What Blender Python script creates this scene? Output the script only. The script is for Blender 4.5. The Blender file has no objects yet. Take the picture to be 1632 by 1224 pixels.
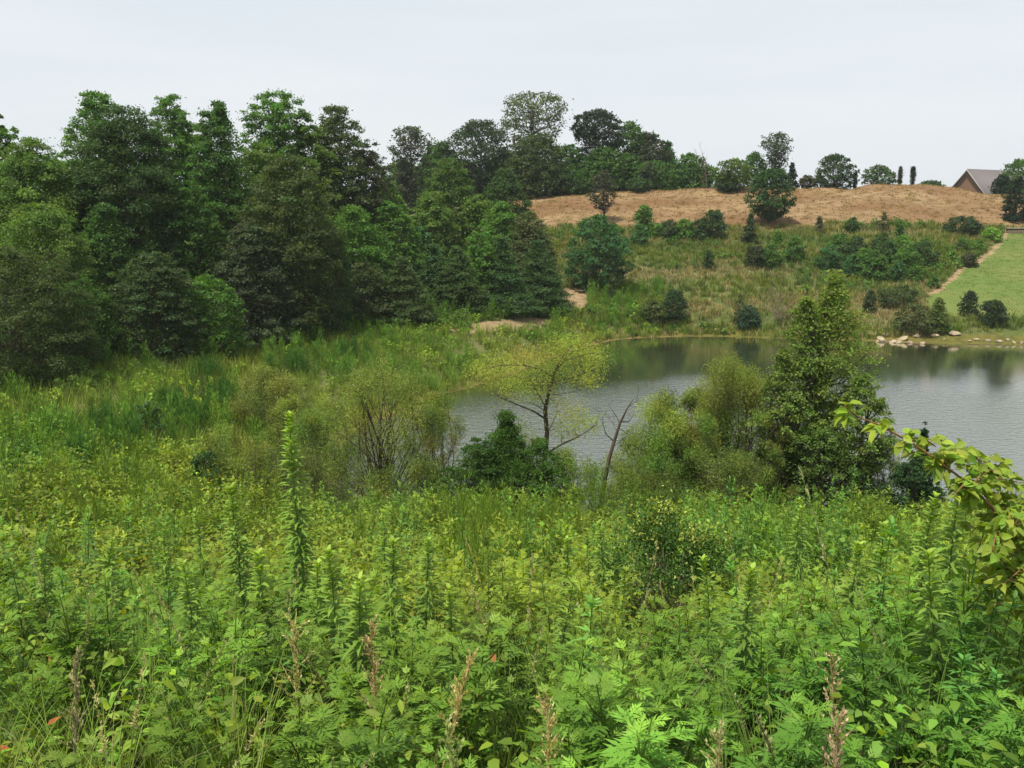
import bpy, math, random
import numpy as np
R = math.radians
S = bpy.context.scene
# ------------------------------------------------------------------ camera, sky, sun, exposure
FPX = 1500.0; PITCH = R(10.65); EYE = 9.0                 # water level is z = 0
cd = bpy.data.cameras.new('camera'); cam = bpy.data.objects.new('camera', cd)
S.collection.objects.link(cam); S.camera = cam
cam.location = (0, 0, EYE); cam.rotation_euler = (R(90) - PITCH, 0, 0)
cd.sensor_width = 36.0; cd.lens = 36.0 * FPX / 1632.0; cd.clip_start = 0.05; cd.clip_end = 3000
SUN_EL, SUN_AZ = 66.0, -138.0                              # azimuth from +Y (view direction), negative = left
W = bpy.data.worlds.new('World'); S.world = W; W.use_nodes = True
nt = W.node_tree; nt.nodes.clear()
N = nt.nodes.new; LK = nt.links.new
out = N('ShaderNodeOutputWorld'); mix = N('ShaderNodeMixShader')
b1 = N('ShaderNodeBackground'); b2 = N('ShaderNodeBackground')
sky = N('ShaderNodeTexSky'); sky.sky_type = 'NISHITA'; sky.sun_disc = False
sky.sun_elevation = R(SUN_EL); sky.sun_rotation = R(SUN_AZ); sky.dust_density = 3.0; sky.air_density = 1.0
b1.inputs['Strength'].default_value = 0.10; LK(sky.outputs[0], b1.inputs['Color'])
tc = N('ShaderNodeTexCoord'); mp = N('ShaderNodeMapping'); mp.inputs['Scale'].default_value = (1.2, 1.2, 9.0)
mp.inputs['Rotation'].default_value = (0, R(6), 0)
LK(tc.outputs['Generated'], mp.inputs['Vector'])
nz = N('ShaderNodeTexNoise'); nz.inputs['Scale'].default_value = 1.3; nz.inputs['Detail'].default_value = 5; nz.inputs['Roughness'].default_value = 0.5
LK(mp.outputs[0], nz.inputs['Vector'])
rp = N('ShaderNodeValToRGB'); rp.color_ramp.elements[0].position = 0.33; rp.color_ramp.elements[1].position = 0.68
rp.color_ramp.elements[0].color = (0.60, 0.655, 0.70, 1); rp.color_ramp.elements[1].color = (0.685, 0.712, 0.732, 1)
LK(nz.outputs[0], rp.inputs[0]); LK(rp.outputs[0], b2.inputs['Color']); b2.inputs['Strength'].default_value = 1.0
mix.inputs[0].default_value = 0.90
LK(b1.outputs[0], mix.inputs[1]); LK(b2.outputs[0], mix.inputs[2]); LK(mix.outputs[0], out.inputs[0])
sl = bpy.data.lights.new('sun', 'SUN'); sun = bpy.data.objects.new('sun', sl); S.collection.objects.link(sun)
sl.energy = 4.7; sl.angle = R(1.5); sl.color = (1.0, 0.94, 0.80)
sun.rotation_euler = (R(90 - SUN_EL), 0, R(180 - SUN_AZ) - 0.0)
# the sun shines from direction (sin az, cos az) ; lamp looks along -Z rotated
sd = np.array([math.sin(R(SUN_AZ)) * math.cos(R(SUN_EL)), math.cos(R(SUN_AZ)) * math.cos(R(SUN_EL)), math.sin(R(SUN_EL))])
from mathutils import Vector
sun.rotation_euler = Vector(sd).to_track_quat('Z', 'Y').to_euler(); sun.location = (0, 0, 60)
S.view_settings.view_transform = 'Standard'; S.view_settings.look = 'None'
S.view_settings.exposure = 0.38; S.view_settings.gamma = 1.0
S.cycles.use_denoising = True
S.cycles.max_bounces = 6; S.cycles.diffuse_bounces = 3; S.cycles.transmission_bounces = 4; S.cycles.glossy_bounces = 2
S.cycles.transparent_max_bounces = 4; S.cycles.sample_clamp_indirect = 4.0
S.cycles.volume_bounces = 0

# ------------------------------------------------------------------ maths helpers
def vnoise(x, y, seed=0):
    x = np.asarray(x, float); y = np.asarray(y, float)
    xi = np.floor(x); yi = np.floor(y); fx = x - xi; fy = y - yi
    fx = fx * fx * (3 - 2 * fx); fy = fy * fy * (3 - 2 * fy)
    def h(a, b):
        v = np.sin(a * 127.1 + b * 311.7 + seed * 74.7) * 43758.5453
        return v - np.floor(v)
    return (h(xi, yi) * (1 - fx) + h(xi + 1, yi) * fx) * (1 - fy) + (h(xi, yi + 1) * (1 - fx) + h(xi + 1, yi + 1) * fx) * fy
def fbm(x, y, sc, seed=0, oc=3):
    s = 0; a = 1; t = 0
    for k in range(oc):
        s = s + a * vnoise(np.asarray(x) / sc, np.asarray(y) / sc, seed + k * 7); t += a; a *= .5; sc *= .5
    return s / t
def ss(a, b, x):
    t = np.clip((np.asarray(x, float) - a) / (b - a), 0, 1); return t * t * (3 - 2 * t)
def at(u, v, Y):
    ry = math.cos(PITCH) + (612 - v) / FPX * math.sin(PITCH)
    rz = -math.sin(PITCH) + (612 - v) / FPX * math.cos(PITCH)
    s = Y / ry
    return np.array([(u - 816) / FPX * s, Y, EYE + rz * s])
POND = np.array([(-5.6, 25.8), (-6.4, 30), (-6.3, 34), (-5.8, 38.5), (-4.3, 43), (-2.6, 46), (-.2, 50), (2.4, 56), (4.6, 61), (7, 64.4), (10, 65.6), (14, 66),
                 (18, 65.4), (22, 64.2), (26, 63.2), (31, 62.4), (36, 61.6), (44, 61), (54, 58), (60, 48), (55, 36), (42, 29), (30, 27), (18, 26), (9, 25.4), (0, 25.2)])
def pond_sd(x, y):
    x = np.asarray(x, float); y = np.asarray(y, float)
    x = x + (fbm(x, y, 3.0, 5) - .5) * 1.2; y = y + (fbm(x, y, 3.0, 15) - .5) * 0.8
    d = np.full(x.shape, 1e9); inside = np.zeros(x.shape, bool)
    n = len(POND)
    for i in range(n):
        a = POND[i]; b = POND[(i + 1) % n]; e = b - a
        wx = x - a[0]; wy = y - a[1]
        t = np.clip((wx * e[0] + wy * e[1]) / (e @ e), 0, 1)
        d = np.minimum(d, np.hypot(wx - t * e[0], wy - t * e[1]))
        c = ((a[1] > y) != (b[1] > y)) & (x < (b[0] - a[0]) * (y - a[1]) / (b[1] - a[1] + 1e-12) + a[0])
        inside ^= c
    return np.where(inside, -d, d)                         # negative in the water
DK = np.array([-30, 0, 2, 5, 10, 15, 20, 25, 30, 36, 44, 52, 58, 64, 70, 76, 82, 88, 95, 101, 106, 112, 125, 150, 200, 400, 900.])
COLS = {  # u : heights relative to the eye at the distances DK (dam crest, hillside, bank ridge)
 -700: [-1.6, -1.6, -2.0, -3.0, -4.5, -5.4, -6.2, -6.6, -6.8, -8.2, -9.4, -9.8, -10, -10, -10, -10, -10, -10, -10, -9.8, -9.6, -9.4, -9, -8, -6, 0, 5],
 -100: [-1.6, -1.6, -2.0, -3.1, -4.7, -5.8, -6.5, -6.9, -7.0, -7.0, -8.8, -9.5, -10, -10, -10, -10, -10, -10, -9.8, -9.6, -9.4, -9, -8.4, -7, -5, 0, 5],
  150: [-1.6, -1.6, -2.0, -3.2, -4.8, -6.1, -6.9, -7.3, -7.3, -7.1, -7.1, -9.0, -9.6, -9.8, -9.8, -9.8, -9.5, -9.2, -8.8, -8.4, -8.0, -7.5, -6.5, -5, -3, 0, 5],
  300: [-1.6, -1.6, -2.0, -3.2, -4.9, -6.2, -7.2, -7.8, -7.8, -7.6, -7.0, -7.6, -9.0, -9.5, -9.4, -9.2, -8.8, -8.4, -7.8, -7.2, -6.6, -6.0, -5, -3.5, -2, 1, 5],
  450: [-1.6, -1.6, -2.0, -3.2, -4.9, -6.3, -7.6, -8.3, -8.4, -8.3, -7.6, -6.95, -7.4, -8.6, -8.8, -8.6, -8.0, -7.4, -6.4, -5.4, -4.6, -4.0, -3, -2, -1, 1, 5],
  600: [-1.6, -1.6, -2.0, -3.2, -4.9, -6.4, -7.8, -8.6, -8.9, -8.9, -8.3, -7.4, -6.9, -7.4, -7.8, -7.4, -6.6, -5.6, -4.2, -3.0, -1.6, -1.0, -.5, 0, 0, 1, 5],
  760: [-1.6, -1.6, -2.0, -3.2, -4.9, -6.4, -7.8, -8.6, -8.9, -8.9, -8.8, -8.2, -7.2, -6.9, -7.2, -7.0, -5.8, -4.4, -2.6, -1.2, 0.2, .6, .5, 0, 0, 1, 5],
  900: [-1.6, -1.6, -2.0, -3.2, -4.9, -6.4, -7.8, -8.6, -8.9, -8.9, -8.9, -8.8, -8.4, -7.7, -7.0, -6.1, -4.9, -3.5, -1.9, -.2, 1.15, 1.3, .8, 0, 0, 1, 5],
 1050: [-1.6, -1.6, -2.0, -3.2, -4.9, -6.4, -7.8, -8.6, -8.9, -8.9, -8.9, -8.9, -8.9, -8.7, -7.9, -6.4, -4.9, -3.5, -1.75, .1, 1.65, 1.8, 1.0, 0, 0, 1, 5],
 1180: [-1.6, -1.6, -2.0, -3.2, -4.9, -6.4, -7.8, -8.6, -8.9, -8.9, -8.9, -8.9, -8.9, -8.7, -7.7, -6.2, -4.7, -3.3, -1.75, .4, 2.0, 2.0, 1.0, 0, 0, 1, 5],
 1300: [-1.6, -1.6, -2.0, -3.2, -4.9, -6.4, -7.8, -8.6, -8.9, -8.9, -8.9, -8.9, -8.9, -8.6, -7.5, -6.1, -4.7, -3.2, -1.7, .3, 1.95, 1.8, .6, 0, 0, 1, 5],
 1335: [-1.6, -1.6, -2.0, -3.2, -4.9, -6.4, -7.8, -8.6, -8.9, -8.9, -8.9, -8.9, -8.9, -8.6, -7.5, -6.1, -4.7, -3.2, -1.7, .3, 1.85, 1.7, .6, 0, 0, 1, 5],
 1400: [-1.6, -1.6, -2.0, -3.2, -4.9, -6.4, -7.8, -8.6, -8.9, -8.9, -8.9, -8.9, -8.9, -8.4, -7.2, -6.0, -4.6, -3.1, -1.6, .7, 2.4, 2.3, .6, 0, 0, 1, 5],
 1450: [-1.6, -1.6, -2.0, -3.2, -4.9, -6.4, -7.8, -8.6, -8.9, -8.9, -8.9, -8.9, -8.9, -8.3, -7.2, -5.9, -4.5, -3.1, -1.6, .7, 2.4, 2.2, .4, 0, 0, 1, 5],
 1560: [-1.6, -1.6, -2.0, -3.2, -4.9, -6.4, -7.8, -8.6, -8.9, -8.9, -8.9, -8.9, -8.9, -8.1, -7.0, -5.6, -4.3, -3.1, -2.0, .2, 1.3, 1.0, -.2, -.2, -.2, 1, 5],
 1700: [-1.6, -1.6, -2.0, -3.2, -4.9, -6.4, -7.8, -8.6, -8.9, -8.9, -8.9, -8.9, -8.9, -8.0, -6.8, -5.4, -4.2, -3.1, -2.2, .1, 1.4, 1.2, -.2, -.2, -.2, 1, 5],
 2500: [-1.6, -1.6, -2.0, -3.2, -4.9, -6.4, -7.8, -8.6, -8.9, -8.9, -8.9, -8.9, -8.9, -7.8, -6.4, -5.2, -4.0, -3.0, -2.0, 0, 1.2, 1.4, 1, 1, 1, 1, 5]}
CK = np.array(sorted(COLS)); CT = np.array([COLS[k] for k in CK]); CA = (CK - 816) / FPX
def height(x, y):
    x = np.asarray(x, float); y = np.asarray(y, float); sh = np.broadcast(x, y).shape
    x = np.broadcast_to(x, sh).ravel(); y = np.broadcast_to(y, sh).ravel()
    a = np.clip(x / np.maximum(y, 6.0), CA[0], CA[-1])
    ci = np.clip(np.searchsorted(CA, a) - 1, 0, len(CA) - 2); ca = (a - CA[ci]) / (CA[ci + 1] - CA[ci]); ca = ca * ca * (3 - 2 * ca)
    yy = np.clip(y, DK[0], DK[-1]); di = np.clip(np.searchsorted(DK, yy) - 1, 0, len(DK) - 2); da = (yy - DK[di]) / (DK[di + 1] - DK[di])
    def cr(c):                                             # Catmull-Rom along the distance
        p0 = CT[c, np.maximum(di - 1, 0)]; p1 = CT[c, di]; p2 = CT[c, di + 1]; p3 = CT[c, np.minimum(di + 2, len(DK) - 1)]
        return p1 * (1 - da) + p2 * da + .12 * ((p1 - p0) - (p3 - p2)) * da * (1 - da)
    z = cr(ci) * (1 - ca) + cr(ci + 1) * ca + 9.0
    amp = np.where(y > 93, .75, .22)
    z = z + (fbm(x, y, 5.0, 3) - .5) * amp * ss(1, 6, y)
    s = pond_sd(x, y)
    z = np.where(s > 0, np.maximum(z, 0) * ss(0, 3.5, s) + (1 - ss(0, 3.5, s)) * .07 * np.minimum(s, 3) + .02, -np.minimum(1.8, -s * .35))
    near = (s > 0) & (s < 60)
    z = np.where(near, np.maximum(z, .02 + .05 * np.minimum(s, 4) * (y < 90)), z)
    return z.reshape(sh)
def H(x, y): return float(height(np.array([x]), np.array([y]))[0])
def hit(u, v, y0=20.0):
    ys = np.arange(y0, 220, .1)
    P = at(u, v, 1.0); dx = P[0]; dz = P[2] - EYE
    g = height(dx * ys, ys); z = EYE + dz * ys
    k = np.argmax(z < g)
    return float(ys[k]) if z[k] < g[k] else 110.0

# ------------------------------------------------------------------ mesh helpers
class MB:                                                  # collects verts, faces and a colour per vertex
    def __init__(s): s.v = []; s.q = []; s.t = []; s.c = []; s.n = 0
    def add(s, v, q=None, t=None, c=(1, 1, 1)):
        v = np.asarray(v, float).reshape(-1, 3)
        if q is not None and len(q): s.q.append(np.asarray(q, np.int64).reshape(-1, 4) + s.n)
        if t is not None and len(t): s.t.append(np.asarray(t, np.int64).reshape(-1, 3) + s.n)
        c = np.asarray(c, float)
        if c.ndim == 1: c = np.broadcast_to(c, (len(v), 3))
        s.v.append(v); s.c.append(c); s.n += len(v)
    def arrays(s):
        v = np.concatenate(s.v) if s.v else np.zeros((0, 3))
        c = np.concatenate(s.c) if s.c else np.zeros((0, 3))
        q = np.concatenate(s.q) if s.q else np.zeros((0, 4), np.int64)
        t = np.concatenate(s.t) if s.t else np.zeros((0, 3), np.int64)
        return v, q, t, c
    def mesh(s, name, mat, smooth=False):
        v, q, t, c = s.arrays()
        me = bpy.data.meshes.new(name)
        nq, n3 = len(q), len(t)
        me.vertices.add(len(v)); me.vertices.foreach_set('co', v.astype(np.float32).ravel())
        me.loops.add(nq * 4 + n3 * 3); me.loops.foreach_set('vertex_index', np.concatenate([q.ravel(), t.ravel()]).astype(np.int32))
        me.polygons.add(nq + n3)
        me.polygons.foreach_set('loop_start', np.concatenate([np.arange(nq) * 4, nq * 4 + np.arange(n3) * 3]).astype(np.int32))
        if smooth: me.polygons.foreach_set('use_smooth', np.ones(nq + n3, bool))
        ca = me.color_attributes.new('tint', 'FLOAT_COLOR', 'POINT')
        ca.data.foreach_set('color', np.concatenate([np.clip(c, 0, 4), np.ones((len(c), 1))], 1).astype(np.float32).ravel())
        me.materials.append(mat); me.update(calc_edges=True); me.validate()
        return me
def norm(a): return a / np.maximum(np.linalg.norm(a, axis=-1, keepdims=True), 1e-9)
def leaves(mb, c, d, n, L, Wd, col, fold=.15, kind=4):
    """c base point, d direction, n normal (all (N,3)), L length, Wd width; a folded blade each"""
    k = len(c)
    if k == 0: return
    d = norm(d); b = norm(np.cross(d, n)); n = np.cross(b, d)
    L = np.broadcast_to(L, (k,))[:, None]; Wd = np.broadcast_to(Wd, (k,))[:, None]
    col = np.broadcast_to(col, (k, 3))
    if kind == 4:
        V = np.stack([c, c + d * L * .45 + b * Wd * .5 + n * L * fold, c + d * L, c + d * L * .45 - b * Wd * .5 + n * L * fold], 1)
        F = np.arange(k * 4).reshape(k, 4)
        mb.add(V.reshape(-1, 3), q=F, c=np.repeat(col, 4, 0))
    else:                                                  # longer leaf: two quads a side folded and drooping
        dr = -np.array([0, 0, 1.0]) * L
        V = np.stack([c, c + d * L * .3 + b * Wd * .5 + n * Wd * .18, c + d * L * .3, c + d * L * .3 - b * Wd * .5 + n * Wd * .18,
                      c + d * L * .68 + b * Wd * .36 + n * Wd * .12 + dr * .06, c + d * L * .68 + dr * .07, c + d * L * .68 - b * Wd * .36 + n * Wd * .12 + dr * .06,
                      c + d * L + dr * .2], 1)
        o = (np.arange(k) * 8)[:, None]
        Q = np.concatenate([o + np.array([[2, 1, 4, 5]]), o + np.array([[3, 2, 5, 6]])])
        T = np.concatenate([o + np.array([[0, 1, 2]]), o + np.array([[0, 2, 3]]), o + np.array([[5, 4, 7]]), o + np.array([[6, 5, 7]])])
        mb.add(V.reshape(-1, 3), q=Q, t=T, c=np.repeat(col, 8, 0))
def tube(mb, pts, rad, k=5, col=(1, 1, 1)):
    pts = np.asarray(pts, float); n = len(pts); rad = np.broadcast_to(rad, (n,))
    d = np.gradient(pts, axis=0); d = norm(d)
    ref = np.array([0.0, 1, 0]) if abs(d[0][1]) < .8 else np.array([1.0, 0, 0])
    a = norm(np.cross(d, ref)); b = np.cross(d, a)
    th = np.arange(k) * 2 * math.pi / k
    ring = pts[:, None] + rad[:, None, None] * (a[:, None] * np.cos(th)[None, :, None] + b[:, None] * np.sin(th)[None, :, None])
    i = np.arange(n - 1)[:, None] * k; j = np.arange(k)[None]; j2 = (j + 1) % k
    q = np.stack([i + j, i + j2, i + k + j2, i + k + j], -1).reshape(-1, 4)
    mb.add(ring.reshape(-1, 3), q=q, c=col)
def stamp(mb, arr, P, rz, sc, tint=None, tilt=None):
    """repeat one plant at many points (P (M,3), rz (M,), sc (M,) or (M,3))"""
    v, q, t, c = arr; M = len(P)
    if M == 0: return
    sc = np.asarray(sc, float); sc = np.stack([sc] * 3, 1) if sc.ndim == 1 else sc
    w = v[None] * sc[:, None]
    if tilt is not None: w = w + w[..., 2:3] * np.concatenate([tilt, np.zeros((M, 1))], 1)[:, None]
    cs, sn = np.cos(rz)[:, None], np.sin(rz)[:, None]
    x = w[..., 0] * cs - w[..., 1] * sn; y = w[..., 0] * sn + w[..., 1] * cs
    X = np.stack([x, y, w[..., 2]], -1) + P[:, None]
    o = (np.arange(M) * len(v))[:, None, None]
    cc = np.broadcast_to(c[None], (M,) + c.shape)
    if tint is not None: cc = cc * tint[:, None]
    mb.add(X.reshape(-1, 3), q=(q[None] + o).reshape(-1, 4) if len(q) else None, t=(t[None] + o).reshape(-1, 3) if len(t) else None, c=cc.reshape(-1, 3))
def link(o, parent=None):
    S.collection.objects.link(o)
    if parent is not None: o.parent = parent
    return o
def tag(o, label=None, cat=None, group=None, kind=None):
    if label: o['label'] = label
    if cat: o['category'] = cat
    if group: o['group'] = group
    if kind: o['kind'] = kind
    return o
def obj(name, mb, mat, parent=None, smooth=False):
    return link(bpy.data.objects.new(name, mb.mesh(name, mat, smooth)), parent)
def empty(name, loc, rz=0):
    o = bpy.data.objects.new(name, None); o.empty_display_size = .2; o.location = tuple(map(float, loc)); o.rotation_euler = (0, 0, rz); return link(o)

# ------------------------------------------------------------------ materials
def mat_new(name):
    m = bpy.data.materials.new(name); m.use_nodes = True; m.node_tree.nodes.clear(); return m, m.node_tree.nodes.new, m.node_tree.links.new
def leaf_mat(name, trans=.32, rough=.5, spec=.35, tcol=(1.5, 1.6, .55)):
    m, N, K = mat_new(name)
    o = N('ShaderNodeOutputMaterial'); mx = N('ShaderNodeMixShader'); mx.inputs[0].default_value = trans
    p = N('ShaderNodeBsdfPrincipled'); p.inputs['Roughness'].default_value = rough; p.inputs['Specular IOR Level'].default_value = spec
    t = N('ShaderNodeBsdfTranslucent'); a = N('ShaderNodeAttribute'); a.attribute_name = 'tint'
    g = N('ShaderNodeTexCoord'); nz = N('ShaderNodeTexNoise'); nz.inputs['Scale'].default_value = 1.7; nz.inputs['Detail'].default_value = 3
    r = N('ShaderNodeMapRange'); r.inputs['To Min'].default_value = .72; r.inputs['To Max'].default_value = 1.28
    K(g.outputs['Object'], nz.inputs['Vector']); K(nz.outputs[0], r.inputs[0])
    v = N('ShaderNodeVectorMath'); v.operation = 'SCALE'; K(a.outputs['Color'], v.inputs[0]); K(r.outputs[0], v.inputs['Scale'])
    w = N('ShaderNodeVectorMath'); w.operation = 'MULTIPLY'; w.inputs[1].default_value = tcol; K(v.outputs[0], w.inputs[0])
    K(v.outputs[0], p.inputs['Base Color']); K(w.outputs[0], t.inputs['Color'])
    K(p.outputs[0], mx.inputs[1]); K(t.outputs[0], mx.inputs[2]); K(mx.outputs[0], o.inputs[0])
    return m
def rough_mat(name, c1, c2, scale=3.0, bump=.4, rough=.9, detail=6, dist=.05, attr=False, c3=None, s3=.15, stretch=(1, 1, 1)):
    m, N, K = mat_new(name)
    o = N('ShaderNodeOutputMaterial'); p = N('ShaderNodeBsdfPrincipled'); p.inputs['Roughness'].default_value = rough; p.inputs['Specular IOR Level'].default_value = .2
    g = N('ShaderNodeTexCoord'); mp = N('ShaderNodeMapping'); mp.inputs['Scale'].default_value = stretch; K(g.outputs['Object'], mp.inputs[0])
    nz = N('ShaderNodeTexNoise'); nz.inputs['Scale'].default_value = scale; nz.inputs['Detail'].default_value = detail; nz.inputs['Roughness'].default_value = .65
    K(mp.outputs[0], nz.inputs['Vector'])
    r = N('ShaderNodeValToRGB'); r.color_ramp.elements[0].position = .33; r.color_ramp.elements[1].position = .67
    r.color_ramp.elements[0].color = (*c1, 1); r.color_ramp.elements[1].color = (*c2, 1); K(nz.outputs[0], r.inputs[0])
    col = r.outputs[0]
    if c3 is not None:
        n2 = N('ShaderNodeTexNoise'); n2.inputs['Scale'].default_value = s3; n2.inputs['Detail'].default_value = 5; K(mp.outputs[0], n2.inputs['Vector'])
        r2 = N('ShaderNodeMapRange'); r2.inputs['From Min'].default_value = .42; r2.inputs['From Max'].default_value = .62; K(n2.outputs[0], r2.inputs[0])
        mc = N('ShaderNodeMix'); mc.data_type = 'RGBA'; K(r2.outputs[0], mc.inputs[0]); K(col, mc.inputs[6]); mc.inputs[7].default_value = (*c3, 1); col = mc.outputs[2]
    if attr:
        a = N('ShaderNodeAttribute'); a.attribute_name = 'tint'; v = N('ShaderNodeVectorMath'); v.operation = 'MULTIPLY'
        K(a.outputs['Color'], v.inputs[0]); K(col, v.inputs[1]); col = v.outputs[0]
    K(col, p.inputs['Base Color'])
    b = N('ShaderNodeBump'); b.inputs['Strength'].default_value = bump; b.inputs['Distance'].default_value = dist
    K(nz.outputs[0], b.inputs['Height']); K(b.outputs[0], p.inputs['Normal']); K(p.outputs[0], o.inputs[0])
    return m
M_LEAF = leaf_mat('tree_leaves', trans=.38, spec=.16)
M_WEED = leaf_mat('weed_leaves', trans=.34, rough=.5, spec=.16, tcol=(1.6, 1.6, .4))
M_GRASS = leaf_mat('grass_blades', trans=.30, rough=.7, spec=.2)
M_BARK = rough_mat('bark', (.05, .04, .03), (.14, .115, .09), 9, .6, attr=True, stretch=(1, 1, .3))
M_STEM = rough_mat('plant_stem', (.8, .8, .8), (1.1, 1.1, 1.1), 30, .1, attr=True)
M_GROUND = rough_mat('soil_under_weeds', (.045, .062, .016), (.10, .12, .030), 2.2, .6, attr=True, c3=(.12, .115, .05), s3=.09, dist=.1)
M_STRAW = rough_mat('straw_cover', (.14, .088, .044), (.31, .215, .115), .8, 1.0, c3=(.165, .092, .046), s3=.2, dist=.35, detail=9, stretch=(.6, 1.3, 1))
M_LAWN = rough_mat('mown_lawn', (.070, .112, .020), (.100, .145, .030), 3, .4, c3=(.125, .145, .038), s3=.2, dist=.05)
M_DIRT = rough_mat('dry_dirt', (.17, .115, .06), (.30, .215, .125), 2.5, .6, dist=.08)
M_ROCK = rough_mat('rock', (.18, .145, .105), (.40, .34, .26), 2.2, .8, attr=True, dist=.08)
def water_mat():
    m, N, K = mat_new('pond_water')
    o = N('ShaderNodeOutputMaterial'); p = N('ShaderNodeBsdfDiffuse'); gl = N('ShaderNodeBsdfGlossy'); gl.inputs['Roughness'].default_value = .09; gl.inputs['Color'].default_value = (.97, .97, .95, 1)
    p.inputs['Color'].default_value = (.030, .038, .016, 1)
    g = N('ShaderNodeTexCoord'); mp = N('ShaderNodeMapping'); mp.inputs['Scale'].default_value = (.9, 1.6, 1); mp.inputs['Rotation'].default_value = (0, 0, R(12)); K(g.outputs['Object'], mp.inputs[0])
    n1 = N('ShaderNodeTexNoise'); n1.inputs['Scale'].default_value = 2.6; n1.inputs['Detail'].default_value = 4; n1.inputs['Roughness'].default_value = .6
    n2 = N('ShaderNodeTexNoise'); n2.inputs['Scale'].default_value = 8.5; n2.inputs['Detail'].default_value = 3
    K(mp.outputs[0], n1.inputs['Vector']); K(mp.outputs[0], n2.inputs['Vector'])
    ad = N('ShaderNodeMath'); ad.operation = 'MULTIPLY_ADD'; ad.inputs[1].default_value = .35; K(n2.outputs[0], ad.inputs[0]); K(n1.outputs[0], ad.inputs[2])
    # the breeze ruffles the near water, the far cove lies smoother
    sx = N('ShaderNodeSeparateXYZ'); K(g.outputs['Object'], sx.inputs[0])
    mr = N('ShaderNodeMapRange'); mr.interpolation_type = 'SMOOTHSTEP'
    mr.inputs['From Min'].default_value = 38; mr.inputs['From Max'].default_value = 52; mr.inputs['To Min'].default_value = 1.0; mr.inputs['To Max'].default_value = .05
    n3 = N('ShaderNodeTexNoise'); n3.inputs['Scale'].default_value = .16; n3.inputs['Detail'].default_value = 2; K(g.outputs['Object'], n3.inputs['Vector'])
    a3 = N('ShaderNodeMath'); a3.operation = 'MULTIPLY_ADD'; a3.inputs[1].default_value = 12; K(n3.outputs[0], a3.inputs[0]); K(sx.outputs['Y'], a3.inputs[2])
    s3 = N('ShaderNodeMath'); s3.operation = 'SUBTRACT'; s3.inputs[1].default_value = 6; K(a3.outputs[0], s3.inputs[0]); K(s3.outputs[0], mr.inputs[0])
    b = N('ShaderNodeBump'); b.inputs['Distance'].default_value = .036; K(ad.outputs[0], b.inputs['Height']); K(mr.outputs[0], b.inputs['Strength'])
    fr = N('ShaderNodeFresnel'); fr.inputs['IOR'].default_value = 1.45; fm = N('ShaderNodeMath'); fm.operation = 'ADD'; fm.use_clamp = True; fm.inputs[1].default_value = .32; K(fr.outputs[0], fm.inputs[0])
    mx = N('ShaderNodeMixShader'); K(fm.outputs[0], mx.inputs[0]); K(p.outputs[0], mx.inputs[1]); K(gl.outputs[0], mx.inputs[2]); K(b.outputs[0], gl.inputs['Normal']); K(mx.outputs[0], o.inputs[0])
    return m
M_WATER = water_mat()

# ------------------------------------------------------------------ the setting
def sheet():
    xs = np.concatenate([np.linspace(-700, -70, 22)[:-1], np.arange(-70, 90, .45), np.linspace(90, 800, 24)])
    ys = np.concatenate([np.linspace(-40, 1, 12)[:-1], np.arange(1, 150, .45), np.linspace(150, 900, 24)])
    X, Y = np.meshgrid(xs, ys); Z = height(X, Y)
    V = np.stack([X, Y, Z], -1).reshape(-1, 3)
    nx, ny = len(xs), len(ys)
    i = np.arange(ny - 1)[:, None] * nx + np.arange(nx - 1)[None]
    Q = np.stack([i, i + 1, i + nx + 1, i + nx], -1).reshape(-1, 4)
    cx = V[Q].mean(1)
    return V, Q, cx
def lawn_edge(y):                                          # X of the straw-coloured strip between meadow and lawn
    p = np.array([(62, 30.0), (68.5, 30.4), (71.6, 31.5), (73.4, 33.3), (77.9, 36.8), (80.4, 39.4), (84.7, 43.1), (92.6, 48.1), (95, 49.5), (130, 75)])
    return np.interp(y, p[:, 0], p[:, 1])
_pa = []                                                   # the dirt track on the dam crest and up the slope behind it
for u, v in [(735, 527), (765, 523), (800, 519), (835, 515), (862, 509)]:
    yy = hit(u, v, 50); _pa.append((at(u, v, yy)[0], yy))
_pb = []
for u, v in [(905, 492), (915, 482), (922, 472), (915, 464)]:
    yy = hit(u, v, 60); _pb.append((at(u, v, yy)[0], yy))
def seg_d(x, y, P):
    d = np.full(np.shape(x), 1e9)
    for (ax, ay), (bx, by) in zip(P[:-1], P[1:]):
        ex, ey = bx - ax, by - ay; t = np.clip(((x - ax) * ex + (y - ay) * ey) / (ex * ex + ey * ey + 1e-9), 0, 1)
        d = np.minimum(d, np.hypot(x - ax - t * ex, y - ay - t * ey))
    return d
def zones(x, y):
    """0 rough ground, 1 straw bank, 2 lawn, 3 dirt"""
    n = (fbm(x, y, 4, 21) - .5)
    z = np.zeros(np.shape(x), int)
    a = x / np.maximum(y, 1)
    lb = 94.6 + n * 4 - 3.0 * ss(.02, -.0, a)
    z = np.where((y > lb) & (a > -.03) & (y < 128), 1, z)
    e = lawn_edge(y)
    z = np.where((x > e + n * .5) & (y > 66.5 + n * 2) & (y < 94.5), 2, z)
    z = np.where((np.abs(x - e + n * .8) < .30) & (y > 72) & (y < 94.5), 3, z)
    z = np.where((seg_d(x, y, _pa) < .75 + n * 1.1), 3, z)
    z = np.where((seg_d(x, y, _pb) < 1.1 + n * 1.4), 3, z)
    return z
V, Q, cx = sheet()
zn = zones(cx[:, 0], cx[:, 1])
vs = pond_sd(V[:, 0], V[:, 1])
mud = np.where((np.abs(vs - .6) < .9)[:, None], np.array([1.25, .95, .75]), np.ones(3))
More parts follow.
